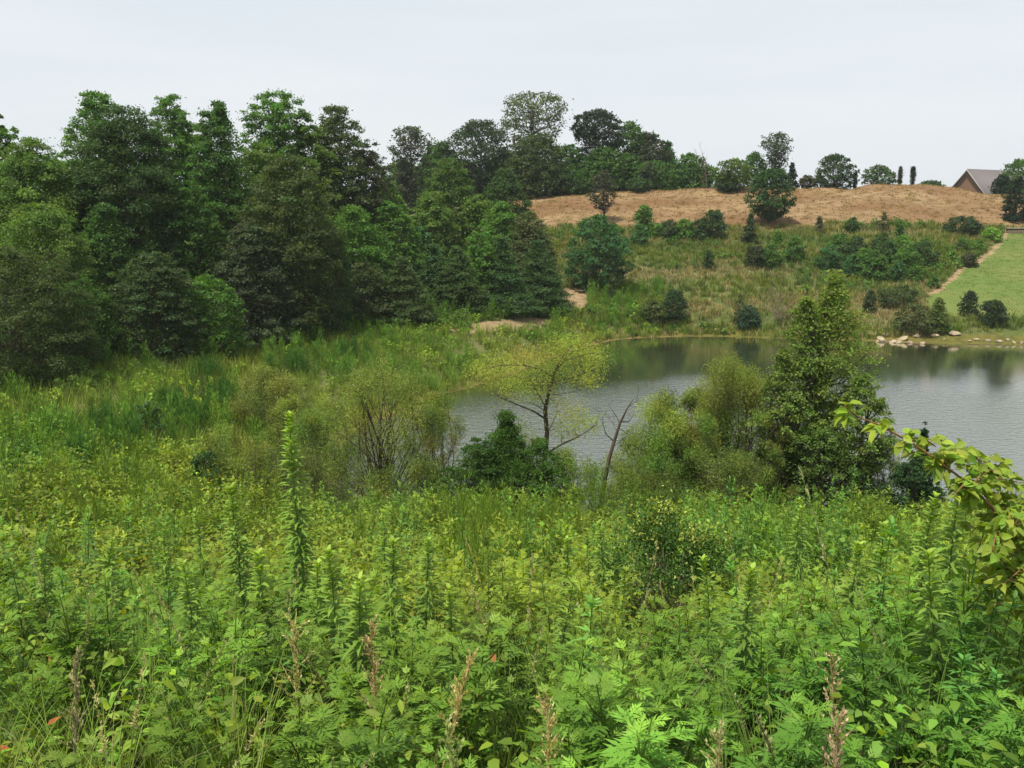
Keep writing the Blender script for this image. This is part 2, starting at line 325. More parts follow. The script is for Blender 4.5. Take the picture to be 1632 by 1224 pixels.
for k, nm, m in ((0, 'ground', M_GROUND), (1, 'straw_hill', M_STRAW), (2, 'lawn', M_LAWN), (3, 'dirt_path', M_DIRT)):
    q = Q[zn == k]; used = np.unique(q); mp_ = np.full(len(V), -1); mp_[used] = np.arange(len(used))
    mb = MB(); mb.add(V[used], q=mp_[q], c=mud[used])
    tag(obj(nm, mb, m, smooth=True), kind='structure')
mb = MB(); th = np.linspace(0, 2 * math.pi, 5)[:-1]
mb.add([(-14, 22, 0), (66, 22, 0), (66, 72, 0), (-14, 72, 0)], q=[(0, 1, 2, 3)])
tag(obj('water', mb, M_WATER), kind='structure')

# ------------------------------------------------------------------ trees
def prof(kind, t):
    t = np.asarray(t, float)
    if kind == 'oval': return np.sin(math.pi * np.clip(t * .86 + .10, 0, 1)) ** .65
    if kind == 'round': return np.sqrt(np.clip(1 - (2 * t - 1) ** 2, 0, 1)) * .96 + .04
    if kind == 'dome': return np.where(t < .25, .75 + t, 1.0) * np.sqrt(np.clip(1 - np.clip((t - .2) / .8, 0, 1) ** 2.2, 0, 1))
    if kind == 'conic': return np.clip((1 - t), 0, 1) ** .85 * np.where(t < .08, .7 + 4 * t, 1.0) + .03
    if kind == 'post': return (.80 + .20 * np.cos(t * 9.0 + 1.0)) * np.sqrt(np.clip(1 - t ** 9, 0, 1))
    if kind == 'tower': return (.66 + .34 * (1 - ss(.36, .60, t))) * np.where(t < .2, .85 + .75 * t, 1) * np.sqrt(np.clip(1 - t ** 6, 0, 1))
    if kind == 'skirt': return np.where(t < .2, .8 + t, 1.0) * (1 - .25 * t) * np.sqrt(np.clip(1 - t ** 3.2, 0, 1))
    if kind == 'top': return np.where(t < .55, .42 + .5 * t, .62 + .4 * (t - .55) / .25) * np.sqrt(np.clip(1 - np.clip((t - .72) / .28, 0, 1) ** 2, 0, 1))
    if kind == 'column': return np.clip(np.sin(math.pi * np.clip(t * .9 + .08, 0, 1)), 0, 1) ** .35
    return np.ones_like(t)
def crown_and_limbs(rs, h, w, kind, n_cl, leaf, lai=2.1, base=.03, csz=.058, fill=.35, flat=.75, droop=.25, col=(.05, .085, .025), var=.3, needle=False, lumps=.3, inner=.45, lean=(0, 0), trunk_r=None, hue=.07, per=None):
    """a crown of leaf clumps carried on limbs that leave a tapering trunk"""
    R0 = w / 2 * 1.1; ax = rs.uniform(-1, 1, (5, 4))
    tr = MB(); cr = MB()
    # clump centres
    t = rs.beta(1.0, .92, n_cl * 2); ph = rs.uniform(0, 2 * math.pi, n_cl * 2)
    keep = rs.rand(n_cl * 2) < prof(kind, t) + .15; t = t[keep][:n_cl]; ph = ph[keep][:n_cl]; k = len(t)
    lump = np.zeros(k)
    for a in ax:
        lump += np.exp(-((np.cos(ph - a[0] * 3.14) - 1) ** 2) / .35 - ((t - (a[1] * .5 + .5)) ** 2) / .03) * a[2]
    rr = R0 * prof(kind, t) * (1 + lumps * lump) * (inner + (1 - inner) * rs.rand(k) ** .55)
    cs = csz * min(w, h * .8) * rs.uniform(.65, 1.35, k) * (.75 + .35 * prof(kind, t))
    rr = np.maximum(rr - cs * .65, 0.02 * w)
    zc = h * (base + (1 - base) * t); zc = np.minimum(zc, h - cs * flat * .8)
    lx, ly = lean
    C = np.stack([rr * np.cos(ph) + lx * zc, rr * np.sin(ph) + ly * zc, zc], 1)
    # leaves
    Lf = leaf; Wf = leaf * (.16 if needle else .62)
    area = math.pi * w * h * .62
    tot = int(lai * area / (Lf * Wf * (.9 if needle else .55))) if per is None else per * k
    wts = cs ** 2; cnt = np.maximum(6, (tot * wts / wts.sum())).astype(int)
    idx = np.repeat(np.arange(k), cnt); m = len(idx)
    u = norm(rs.normal(size=(m, 3))); u[:, 2] = np.where(u[:, 2] < -.35, -u[:, 2] * rs.rand(m), u[:, 2])
    u = norm(u)
    outw = np.stack([np.cos(ph), np.sin(ph), np.zeros(k)], 1)[idx]
    P = C[idx] + u * (cs[idx] * np.where(rs.rand(m) < .55, rs.uniform(.35, 1.05, m) ** .7, np.abs(rs.normal(size=m)) * .85))[:, None] * np.array([1, 1, flat]); P[:, 2] = np.clip(P[:, 2], .02 * h, h)
    n = norm(u * .4 + outw * .35 + np.array([0, 0, .6]) + rs.normal(size=(m, 3)) * .5)
    d = norm(np.cross(n, rs.normal(size=(m, 3)))); d = norm(d + u * .5 + outw * .2 - np.array([0, 0, droop]))
    cc = np.array(col) * (1 + rs.normal(size=(k, 1)) * var * .45)
    cc = cc * (1 + rs.normal(size=(k, 3)) * np.array([hue, hue * .3, hue]))
    c = cc[idx] * (1 + rs.normal(size=(m, 1)) * var * .6)
    nf = int(m * fill)                                     # leaves on the inner twigs between the clumps
    if nf:
        tf = rs.rand(nf); pf = rs.uniform(0, 6.283, nf); rf = R0 * prof(kind, tf) * .9 * rs.rand(nf) ** .5
        zf = h * (base + (1 - base) * tf * .95)
        P = np.concatenate([P, np.stack([rf * np.cos(pf) + lx * zf, rf * np.sin(pf) + ly * zf, zf], 1)])
        n = np.concatenate([n, norm(rs.normal(size=(nf, 3)) + np.array([0, 0, .8]))]); d = np.concatenate([d, norm(rs.normal(size=(nf, 3)) * np.array([1, 1, .5]))])
        c = np.concatenate([c, np.array(col) * (1 + rs.normal(size=(nf, 1)) * var * .6)]); m += nf
    leaves(cr, P, d, n, Lf * rs.uniform(.7, 1.3, m), Wf * rs.uniform(.7, 1.3, m), np.clip(c, .004, 1), fold=.10)
    # trunk and limbs
    tr_r = trunk_r or (.018 * h + .03)
    zt = np.linspace(0, 1, 9) * h * .9; wob = np.cumsum(rs.normal(size=(9, 2)), 0) * .012 * h; wob[0] = 0
    T = np.stack([wob[:, 0] + lx * zt, wob[:, 1] + ly * zt, zt - .25], 1)
    tube(tr, T, tr_r * (1 - np.linspace(0, 1, 9) ** 1.3 * .9), 7)
    nl = min(k, 110)
    for i in rs.choice(k, nl, False):
        z0 = max(h * .06, C[i, 2] - math.hypot(C[i, 0] - lx * C[i, 2], C[i, 1] - ly * C[i, 2]) * rs.uniform(.4, .9)); z0 = min(z0, h * .86)
        s = np.array([np.interp(z0, zt, T[:, 0]), np.interp(z0, zt, T[:, 1]), z0 - .1]); e = C[i]
        mid = s * .5 + e * .5 + np.array([0, 0, -.06 * h * rs.rand()]); r0 = tr_r * .38 * (1 - z0 / h * .6)
        tube(tr, [s, s * .75 + mid * .25, mid, e, e + (e - mid) * .25], np.array([r0, r0 * .8, r0 * .55, r0 * .25, r0 * .08]), 4)
    return tr, cr
MESHES = {}
def plant_tree(name, u, vtop, wpx, Y, kind='oval', col=(.045, .085, .025), label='', cat='tree', group=None, key=None, vbase=None, leafk=1.0, dz=0, bark=(1, 1, 1), seed=None, mat=None, depthk=1.0, parts=('trunk', 'crown'), X=None, **kw):
    if Y is None: Y = hit(u, vbase)
    P = at(u, vtop, Y); x = P[0]; zb = H(x, Y) + dz; h = max(.4, P[2] - zb) * 1.02; w = wpx / FPX * Y
    rs = np.random.RandomState(seed if seed is not None else (int(u * 7 + vtop * 13) % 99991))
    root = empty(name, (x, Y, zb), 0 if key is None else rs.uniform(0, 6.28)); tag(root, label, cat, group)
    if key is None or key not in MESHES:
        H0, W0 = h, w
        lf = leafk * max(.075, .0025 * Y)
        ncl = kw.pop('n_cl', None) or int(np.clip(90 + w * h * 4.0, 90, 620))
        tr, cr = crown_and_limbs(rs, H0, W0, kind, ncl, lf, col=col, **kw)
        tr.c = [np.asarray(c) * np.array(bark) for c in tr.c]
        mt = tr.mesh(parts[0], M_BARK, True); mc = cr.mesh(parts[1], mat or M_LEAF)
        if key is not None: MESHES[key] = (mt, mc, H0, W0)
    else: mt, mc, H0, W0 = MESHES[key]
    for nm, me in zip(parts, (mt, mc)):
        o = link(bpy.data.objects.new(nm, me), root); o.scale = (w / W0, w / W0 * depthk, h / H0)
    return root
G_DK = (.062, .132, .028); G_MD = (.084, .176, .030); G_LT = (.125, .245, .034); G_OL = (.100, .172, .034); G_BL = (.048, .120, .042); G_YL = (.13, .17, .03); G_GY = (.055, .068, .038)
FW = 'trees of the wood behind the embankment'
forest = [  # name, u, vtop, wpx, Y, kind, colour, label, extra
 ('broadleaf_tree', -60, 205, 190, 48, 'skirt', G_OL, 'tall olive tree cut off by the left edge of the view', {}),
 ('broadleaf_tree', -8, 190, 60, 52, 'top', G_MD, 'thin tall treetop just entering the view at the far left edge', {}),
 ('broadleaf_tree', 45, 228, 175, 47, 'skirt', G_OL, 'broad olive tree with a rounded top left of the tallest poplar', {}),
 ('broadleaf_tree', 105, 262, 120, 50, 'oval', G_MD, 'mid green tree filling the gap left of the tallest poplar', {}),
 ('poplar_tree', 152, 156, 110, 54, 'oval', G_MD, 'tall tree with a narrow bright top, leftmost peak of the wood', dict(lumps=.5)),
 ('poplar_tree', 195, 178, 215, 50, 'skirt', (.042, .082, .022), 'broad dark tree forming the big shoulder of the wood at left', dict(lumps=.45)),
 ('broadleaf_tree', 268, 160, 90, 60, 'oval', G_MD, 'round topped tree between the leftmost peak and the spiky one', dict(lumps=.5)),
 ('broadleaf_tree', 312, 205, 105, 62, 'oval', G_OL, 'paler tree peeping low between two dark peaks of the wood', {}),
 ('broadleaf_tree', 348, 170, 125, 56, 'skirt', G_DK, 'dark tree with a spiky uneven top in the middle of the wood', dict(lumps=.55)),
 ('broadleaf_tree', 438, 152, 92, 63, 'top', G_MD, 'tall tree with a round airy crown, highest in the middle of the wood', dict(lumps=.5)),
 ('broadleaf_tree', 410, 235, 120, 60, 'oval', G_OL, 'olive tree below the tall round airy crown of the wood', {}),
 ('broadleaf_tree', 495, 208, 90, 63, 'oval', G_OL, 'olive tree between the airy crown and the pale pointed top', {}),
 ('broadleaf_tree', 534, 178, 95, 64, 'oval', (.07, .10, .035), 'pale pointed tree at the right end of the high wood', dict(lumps=.55)),
 ('broadleaf_tree', 582, 232, 80, 66, 'oval', G_GY, 'brownish green tree stepping down right of the pale pointed one', dict(lumps=.5)),
 ('broadleaf_tree', 612, 292, 75, 69, 'oval', G_OL, 'low tree ending the slope of treetops against the sky gap', {}),
 ('broadleaf_tree', 60, 330, 170, 43, 'skirt', G_OL, 'wide tree with drooping boughs in the second row at far left', {}),
 ('broadleaf_tree', 20, 398, 200, 36.5, 'dome', (.06, .09, .026), 'olive bushy tree nearest the viewer at the left edge', {}),
 ('broadleaf_tree', 118, 440, 120, 40, 'skirt', G_DK, 'shaded tree between the nearest olive tree and the layered one', {}),
 ('layered_tree', 237, 402, 150, 42.5, 'skirt', (.052, .088, .03), 'low tree with layered boughs in front of the dark hollow', dict(flat=.45, droop=.45)),
 ('layered_tree', 325, 440, 120, 44.5, 'skirt', G_MD, 'small tree with layered boughs right of the larger layered tree', dict(flat=.45, droop=.45)),
 ('broadleaf_tree', 165, 330, 110, 46, 'skirt', G_DK, 'dark tree in the hollow below the broad shoulder of the wood', {}),
 ('broadleaf_tree', 300, 300, 110, 50, 'skirt', G_DK, 'dark tree behind the two layered trees', {}),
 ('broadleaf_tree', 395, 352, 115, 48.5, 'skirt', (.065, .09, .045), 'greyish dark tree reaching to the ground left of the tall olive tree', dict(flat=.5)),
 ('broadleaf_tree', 458, 252, 165, 51, 'skirt', (.062, .09, .026), 'large olive tree with foliage down to the grass in mid wood', {}),
 ('vine_covered_tree', 528, 395, 52, 52.5, 'column', (.035, .085, .03), 'narrow tree column cloaked in bright green vine', {}),
 ('broadleaf_tree', 560, 330, 110, 58, 'skirt', G_MD, 'mid green tree behind the vine covered column', {}),
 ('broadleaf_tree', 505, 330, 90, 56, 'skirt', G_OL, 'olive tree peeping over the left side of the vine column', {}),
 ('broadleaf_tree', 580, 420, 95, 55.5, 'skirt', (.062, .085, .032), 'low shaded tree with brownish patches right of the vine column', {}),
 ('pine_tree', 640, 412, 105, 56.5, 'conic', (.060, .098, .030), 'broad pyramid shaped evergreen with tiers, front of the lower wood', dict(flat=.32, droop=.3, lai=2.6, leafk=.85, lumps=.15, csz=.10)),
 ('broadleaf_tree', 625, 325, 85, 64, 'oval', G_MD, 'mid green tree standing over the tiered evergreen', {}),
 ('broadleaf_tree', 600, 372, 60, 60, 'oval', G_DK, 'small dark tree behind the tiered evergreen at its left', {}),
 ('broadleaf_tree', 668, 365, 70, 66, 'oval', G_BL, 'bluish green tree right behind the tiered evergreen', {}),
 ('poplar_tree', 715, 256, 90, 78, 'dome', (.07, .125, .028), 'bright green round headed tree rising above the lower wood', {}),
 ('broadleaf_tree', 690, 310, 90, 74, 'skirt', G_OL, 'olive tree under the bright round headed tree', {}),
 ('broadleaf_tree', 805, 271, 66, 84, 'oval', (.05, .095, .03), 'narrow mid green tree at the right end of the lower wood', {}),
 ('broadleaf_tree', 762, 315, 90, 76, 'skirt', G_OL, 'olive tree between the bright round head and the narrow tree', {}),
 ('broadleaf_tree', 800, 325, 80, 74, 'skirt', G_MD, 'green tree in front of the narrow tree at the wood end', {}),
 ('broadleaf_tree', 845, 340, 90, 72, 'skirt', (.085, .105, .040), 'rounded brown green tree beside the start of the straw bank', {}),
 ('pine_tree', 690, 392, 80, 62, 'conic', (.050, .10, .032), 'narrower dark evergreen between two tiered evergreens', dict(flat=.32, droop=.3, lai=2.6, leafk=.85, lumps=.15, csz=.10)),
 ('pine_tree', 728, 395, 100, 61, 'conic', (.055, .098, .028), 'tiered evergreen second from the left in the lower wood', dict(flat=.32, droop=.3, lai=2.6, leafk=.85, lumps=.15, csz=.10)),
 ('broadleaf_tree', 768, 372, 55, 63.5, 'column', G_MD, 'slim upright green tree between evergreens of the lower wood', {}),
 ('pine_tree', 800, 380, 90, 63, 'conic', (.055, .108, .034), 'bluish tiered evergreen near the dirt track', dict(flat=.32, droop=.3, lai=2.6, leafk=.85, lumps=.15, csz=.10)),
 ('pine_tree', 858, 385, 100, 66, 'conic', (.052, .10, .030), 'wide low evergreen at the right end of the lower wood', dict(flat=.32, droop=.3, lai=2.6, leafk=.85, lumps=.15, csz=.10)),
 ('oak_tree', 953, 346, 102, None, 'dome', G_BL, 'dense dark oak standing alone right of the wood', dict(vbase=462, lai=1.8)),
]
for nm, u, vt, wp, Y, kd, cl, lb, ex in forest:
    ex = dict(ex); plant_tree(nm, u, vt, wp * (1.18 if nm != 'oak_tree' else 1.0), Y, kd, cl, label=lb, group=FW if nm != 'oak_tree' else None, dz=-.15, **ex)
BW = 'trees along the ridge behind the straw bank'
ridge = [
 ('broadleaf_tree', 655, 205, 78, 108, 'top', G_GY, 'airy pale tree at the left end of the ridge wood', dict(lumps=.5, lai=1.2, fill=.1)),
 ('broadleaf_tree', 640, 262, 60, 110, 'skirt', G_DK, 'low dark tree at the foot of the airy pale one', {}),
 ('broadleaf_tree', 700, 228, 80, 114, 'skirt', G_DK, 'low dark tree between the airy tree and the round ridge tree', {}),
 ('broadleaf_tree', 765, 194, 92, 112, 'oval', (.038, .066, .03), 'tall round headed dark tree on the ridge, second peak', dict(lumps=.45)),
 ('broadleaf_tree', 850, 152, 92, 116, 'top', (.085, .11, .045), 'tallest ridge tree with an open pale crown', dict(lumps=.6, lai=1.1, fill=.08, csz=.06)),
 ('broadleaf_tree', 856, 214, 100, 108, 'skirt', (.058, .088, .03), 'round olive tree below the tallest ridge tree', {}),
 ('broadleaf_tree', 806, 240, 70, 112, 'skirt', G_OL, 'olive tree left of the round olive ridge tree', {}),
 ('broadleaf_tree', 903, 232, 70, 114, 'skirt', G_DK, 'dark tree filling the dip right of the tallest ridge tree', {}),
 ('broadleaf_tree', 912, 272, 50, 108, 'round', (.05, .11, .03), 'small bright bush like tree at the ridge foot', {}),
 ('pine_tree', 950, 178, 66, 114, 'top', (.03, .05, .026), 'dark flat topped pine on the ridge with layered limbs', dict(flat=.4, lumps=.6)),
 ('broadleaf_tree', 965, 235, 85, 112, 'skirt', G_DK, 'dark tree beneath the flat topped pine', {}),
 ('broadleaf_tree', 1003, 197, 60, 115, 'oval', G_DK, 'dark tree with a ragged head right of the pine', dict(lumps=.6)),
 ('broadleaf_tree', 1030, 214, 70, 114, 'oval', G_GY, 'greyish tree with twiggy top on the ridge', dict(lumps=.5)),
 ('broadleaf_tree', 1065, 228, 60, 115, 'conic', G_BL, 'dark pointed tree right of the greyish twiggy one', {}),
 ('broadleaf_tree', 1100, 246, 58, 116, 'skirt', G_DK, 'dark tree near the low end of the ridge wood', {}),
 ('broadleaf_tree', 1040, 258, 80, 111, 'skirt', G_DK, 'low dark tree in front of the greyish twiggy tree', {}),
 ('broadleaf_tree', 1128, 262, 40, 116, 'dome', G_DK, 'lowest dark tree at the end of the ridge wood, under bare twigs', {}),
 ('young_tree', 848, 264, 34, 107, 'conic', (.14, .19, .05), 'small bright yellow green pyramid tree at the left end of the bank', dict(lai=1.0)),
 ('round_bush', 1018, 284, 40, 106.4, 'round', (.04, .085, .026), 'round green bush at the ridge foot above the straw', {}),
 ('young_tree', 1034, 262, 32, 108, 'oval', (.055, .085, .038), 'slender pale tree beside the round green bush on the bank', {}),
 ('broadleaf_tree', 1168, 254, 56, 105.2, 'oval', (.085, .145, .03), 'bright green tree on the crest of the straw bank', {}),
 ('round_bush', 1160, 272, 36, 104.5, 'dome', (.04, .075, .028), 'dark bush hugging the bright green tree on the bank crest', {}),
 ('broadleaf_tree', 1205, 244, 44, 113, 'dome', G_DK, 'dark rounded tree left of the tall airy one by the bank', {}),
 ('broadleaf_tree', 1240, 214, 46, 112, 'top', (.045, .075, .034), 'tall airy tree with a tufted top behind the bank oak', dict(lumps=.6, lai=1.4, fill=.05, csz=.13)),
 ('cedar_tree', 1263, 261, 23, 110, 'conic', (.02, .04, .02), 'small dark pointed cedar beside the bank oak', {}),
 ('broadleaf_tree', 1330, 247, 66, 109, 'dome', (.042, .078, .034), 'wide dome shaped tree standing alone on the skyline', dict(lumps=.4)),
 ('sapling', 1287, 281, 22, 110, 'round', (.10, .085, .05), 'sparse brownish sapling left of the skyline dome tree', dict(lai=.5)),
 ('broadleaf_tree', 1402, 264, 48, 109, 'dome', (.055, .10, .04), 'small round green tree on the skyline right of the dome tree', {}),
 ('slim_cedar', 1364, 274, 7, 109, 'column', (.03, .045, .025), 'short slim column tree close beside the skyline dome tree', dict(n_cl=60, leafk=.35, lai=3.5, csz=.30, lumps=.1, flat=1.6)),
 ('slim_cedar', 1436, 266, 7, 109, 'column', (.05, .055, .03), 'left one of two slim column trees on the bare skyline', dict(n_cl=60, leafk=.35, lai=3.5, csz=.30, lumps=.1, flat=1.6)),
 ('slim_cedar', 1456, 266, 8, 109, 'column', (.03, .042, .022), 'right one of two slim column trees on the bare skyline', dict(n_cl=60, leafk=.35, lai=3.5, csz=.30, lumps=.1, flat=1.6)),
 ('low_bush', 1484, 289, 36, 112, 'dome', (.045, .08, .035), 'low bush peeping over the bank left of the house', {}),
 ('broadleaf_tree', 1625, 256, 60, 120, 'dome', G_DK, 'dark tree in front of the right part of the house roof', {}),
 ('round_bush', 1598, 280, 30, 116, 'dome', (.022, .042, .024), 'dark bush against the house wall', {}),
 ('cedar_tree', 1624, 284, 40, None, 'skirt', (.022, .045, .024), 'dark evergreen cut by the right edge of view above the lawn', dict(vbase=352)),
 ('oak_tree', 1231, 271, 74, None, 'round', (.04, .088, .026), 'round oak standing in front of the straw bank', dict(vbase=357, base=.10, lumps=.4)),
 ('gnarled_cedar', 962, 272, 44, None, 'oval', (.05, .06, .036), 'half bare brownish cedar in front of the straw bank', dict(vbase=354, lai=.65, base=.25)),
]
for nm, u, vt, wp, Y, kd, cl, lb, ex in ridge:
    ex = dict(ex); c = 'bush' if 'bush' in nm else 'tree'
    plant_tree(nm, u, vt, wp * (1.18 if u < 1110 and (Y or 0) > 110 else 1), Y, kd, cl, label=lb, cat=c, group=BW if (Y or 0) > 107.5 and nm in ('broadleaf_tree', 'pine_tree') and u < 1140 else None, dz=-.1, **ex)
# the hidden depth of the ridge wood behind its front trees
rs = np.random.RandomState(77)
GU = 'deeper trees of the ridge wood'
for i in range(9):
    u = 632 + i * 57 + rs.uniform(-10, 10)
    plant_tree('broadleaf_tree', u, 246 + rs.uniform(0, 18) + max(0, (u - 1000) * .08), 84, 124, 'dome', G_DK, label='dark tree standing in the second rank behind the front ridge trees', group=GU, key='deep%d' % (i % 3))
GF = 'deeper trees of the embankment wood'
for i in range(7):
    u = -10 + i * 88 + rs.uniform(-14, 14)
    plant_tree('broadleaf_tree', u, 245 + rs.uniform(0, 40) + max(0, (u - 380) * .3), 150, 60 + i * 2, 'skirt', G_DK, label='shaded tree seen only through gaps deep inside the left wood', group=GF, key='deepf%d' % (i % 3))

# ------------------------------------------------------------------ bushes on the far slope
bushes = [  # u, vtop, vbase, wpx, kind, colour, name, label
 (1028, 328, 376, 38, 'skirt', G_DK, 'young_oak', 'dark upright young oak just below the straw bank left of the bush row'),
 (1020, 358, 392, 26, 'dome', G_BL, 'round_bush', 'small dark bush at the foot of the upright young oak'),
 (1137, 336, 380, 40, 'dome', (.034, .07, .026), 'round_bush', 'tall round bush at the right end of the hedge like row'),
 (1068, 352, 379, 36, 'dome', (.036, .072, .026), 'low_bush', 'first low bush of the row below the bank, beside the young oak'),
 (1092, 350, 381, 36, 'dome', G_MD, 'low_bush', 'second low bush of the row below the bank, lighter green'),
 (1114, 352, 382, 34, 'dome', (.036, .072, .026), 'low_bush', 'third low bush of the row, touching the tall round bush'),
 (1048, 356, 380, 26, 'dome', G_MD, 'low_bush', 'smallest bush at the left start of the row below the bank'),
 (1197, 338, 388, 26, 'conic', (.05, .075, .034), 'young_pine', 'slim greyish young pine in the grass below the round oak'),
 (1130, 400, 430, 17, 'column', (.04, .08, .026), 'small_bush', 'narrow small bush alone in the tan grass patch'),
 (1206, 392, 427, 34, 'dome', (.04, .058, .026), 'round_bush', 'brownish dark bush left of a pair in mid slope'),
 (1230, 388, 428, 34, 'dome', G_DK, 'round_bush', 'dark round bush right member of the mid slope pair'),
 (1267, 378, 417, 34, 'skirt', G_DK, 'round_bush', 'single peaked dark bush between the pair and the big thicket'),
 (1240, 368, 390, 18, 'skirt', G_MD, 'small_bush', 'tiny green bush above the single peaked bush'),
 (1360, 347, 371, 22, 'dome', (.04, .085, .024), 'round_bush', 'bright small round bush just under the bank at mid right'),
 (1322, 392, 432, 40, 'dome', G_BL, 'round_bush', 'rounded bush at the left end of the big thicket'),
 (1340, 374, 415, 42, 'dome', G_DK, 'round_bush', 'rounded bush at the upper left of the big thicket'),
 (1365, 378, 425, 38, 'dome', (.042, .08, .028), 'round_bush', 'mid green bush in the upper middle of the big thicket'),
 (1360, 405, 440, 32, 'dome', G_BL, 'round_bush', 'bluish bush in the lower middle of the big thicket'),
 (1396, 400, 446, 40, 'dome', G_DK, 'round_bush', 'broad dark bush at the lower front of the big thicket'),
 (1378, 396, 442, 26, 'skirt', G_MD, 'round_bush', 'narrow bush squeezed between the front bushes of the thicket'),
 (1408, 372, 420, 44, 'skirt', (.045, .088, .028), 'round_bush', 'tall lighter bush at the top of the big thicket'),
 (1440, 376, 418, 44, 'dome', G_MD, 'round_bush', 'rounded bush right of the thicket top'),
 (1470, 384, 424, 46, 'dome', (.04, .082, .026), 'round_bush', 'wide bush at the right end of the big thicket'),
 (1450, 395, 440, 40, 'dome', G_DK, 'round_bush', 'dark bush at the lower right of the big thicket'),
 (1432, 416, 449, 18, 'column', G_BL, 'small_bush', 'small upright bush standing before the thicket'),
 (1460, 422, 450, 22, 'dome', G_DK, 'small_bush', 'small round bush at the lower right before the thicket'),
 (1435, 351, 378, 15, 'skirt', G_DK, 'small_bush', 'little pointed bush above the right half of the thicket'),
 (1410, 338, 372, 22, 'conic', (.085, .09, .045), 'sparse_sapling', 'pale sparse sapling below the bank between two small bushes'),
 (1306, 345, 372, 20, 'conic', (.075, .08, .045), 'sparse_sapling', 'faint greyish sapling below the bank near the round oak'),
 (1532, 346, 374, 60, 'dome', (.036, .062, .026), 'wide_bush', 'wide dark green bush just below the bank near the lawn'),
 (1535, 380, 402, 20, 'dome', G_DK, 'small_bush', 'small dark bush beside the upper part of the lawn edge strip'),
 (1561, 383, 400, 20, 'dome', G_MD, 'small_bush', 'small green bush nearest the top corner of the lawn'),
 (1517, 400, 416, 16, 'dome', G_MD, 'small_bush', 'tiny bush halfway down beside the lawn edge'),
 (1546, 404, 424, 26, 'dome', (.05, .062, .03), 'small_bush', 'brownish bush sitting on the lawn edge strip'),
 (1490, 440, 459, 16, 'dome', G_DK, 'small_bush', 'tiny dark bush near the lower end of the lawn edge strip'),
 (1583, 363, 385, 30, 'dome', G_LT, 'low_bush', 'light green bush at the upper corner of the lawn'),
 (1546, 465, 503, 30, 'skirt', (.03, .055, .026), 'round_bush', 'upright dark bush on the lower lawn, left of a wider one'),
 (1583, 479, 517, 42, 'dome', (.024, .046, .02), 'round_bush', 'wide dark bush at the bottom of the lawn'),
 (1075, 463, 512, 44, 'dome', (.03, .062, .024), 'leaning_bush', 'dark ragged bush near the far waterline at centre'),
 (1195, 488, 524, 36, 'dome', (.026, .06, .03), 'round_bush', 'dark blue green bush by the far water edge'),
 (1180, 468, 515, 26, 'conic', (.07, .10, .034), 'sparse_sapling', 'light sapling left of the blue green waterside bush'),
 (1461, 486, 528, 64, 'dome', (.075, .095, .036), 'wide_bush', 'wide olive brown bush behind the largest shore rocks'),
 (1497, 476, 530, 34, 'skirt', (.08, .12, .03), 'round_bush', 'yellow green bush right of the olive brown one'),
 (1388, 462, 498, 24, 'skirt', (.05, .075, .03), 'small_bush', 'small green bush left of the olive brown waterside bush'),
 (1435, 455, 490, 60, 'dome', (.055, .085, .03), 'wide_bush', 'broad green bush up the slope behind the shore rocks'),
 (1040, 478, 516, 46, 'dome', (.075, .105, .03), 'round_bush', 'yellowish bush left of the ragged dark bush by the water'),
 (976, 442, 482, 20, 'skirt', (.05, .085, .028), 'small_bush', 'small upright bush below the lone dark oak'),
]
rs = np.random.RandomState(5)
for i, (u, vt, vb, wp, kd, cl, nm, lb) in enumerate(bushes):
    sp = nm == 'sparse_sapling'
    plant_tree(nm, u, vt, wp * 1.08, None, kd, tuple(np.array(cl) * np.array([1.15, 1.10, 1.10])), label=lb, cat='sapling' if sp else 'bush' if 'bush' in nm else 'tree', vbase=vb, dz=-.1, n_cl=60, lai=.6 if sp else 2.2, csz=.13, lumps=.35,
               key=None, base=.02, leafk=.85, group='bushes of the thicket on the slope' if 'thicket' in lb else None, parts=('stem', 'foliage') if 'tree' not in nm else ('trunk', 'crown'))
# bare trees
def twigs(mb, rs, p, d, L, r, depth, col, spread=.5, k=4, up=.1):
    n = 4; pts = [p]; q = p.copy(); dd = d.copy()
    for i in range(n):
        dd = norm(dd + rs.normal(size=3) * .13 + np.array([0, 0, up])); q = q + dd * L / n; pts.append(q)
    tube(mb, pts, np.linspace(r, r * .45, n + 1), k, col)
    if depth > 0:
        for j in range(rs.randint(2, 4)):
            i = rs.randint(1, n + 1); e = norm(dd + rs.normal(size=3) * spread)
            twigs(mb, rs, pts[i], e, L * rs.uniform(.5, .8), r * .5, depth - 1, col, spread, max(3, k - 1), up)
def bare(name, u, vt, Y, vb, label, col, n=3, cat='tree', r=.04, spread=.5):
    if Y is None: Y = hit(u, vb)
    P = at(u, vt, Y); z = H(P[0], Y); h = P[2] - z; rs = np.random.RandomState(int(u)); mb = MB()
    for i in range(n): twigs(mb, rs, np.array([rs.uniform(-.1, .1), 0, -.1]), norm(np.array([rs.uniform(-.3, .3) * (n > 1), rs.uniform(-.2, .2), 1])), h * .55, r, 4, col, spread)
    o = obj(name, mb, M_BARK, smooth=True); o.location = (P[0], Y, z); tag(o, label, cat); return o
bare('dead_tree', 1126, 240, 114, None, 'leafless grey tree sticking up at the end of the ridge wood', (1.8, 1.7, 1.7), n=1, r=.12)
bare('bare_shrub', 1241, 452, None, 516, 'leafless grey twiggy shrub on the far bank', (2.2, 2.0, 2.0), n=9, cat='shrub', r=.022, spread=.4)
bare('bare_shrub', 1258, 468, None, 514, 'thin brown leafless shrub beside the grey twiggy one', (1.3, 1.1, .9), n=4, cat='shrub', r=.02, spread=.4)

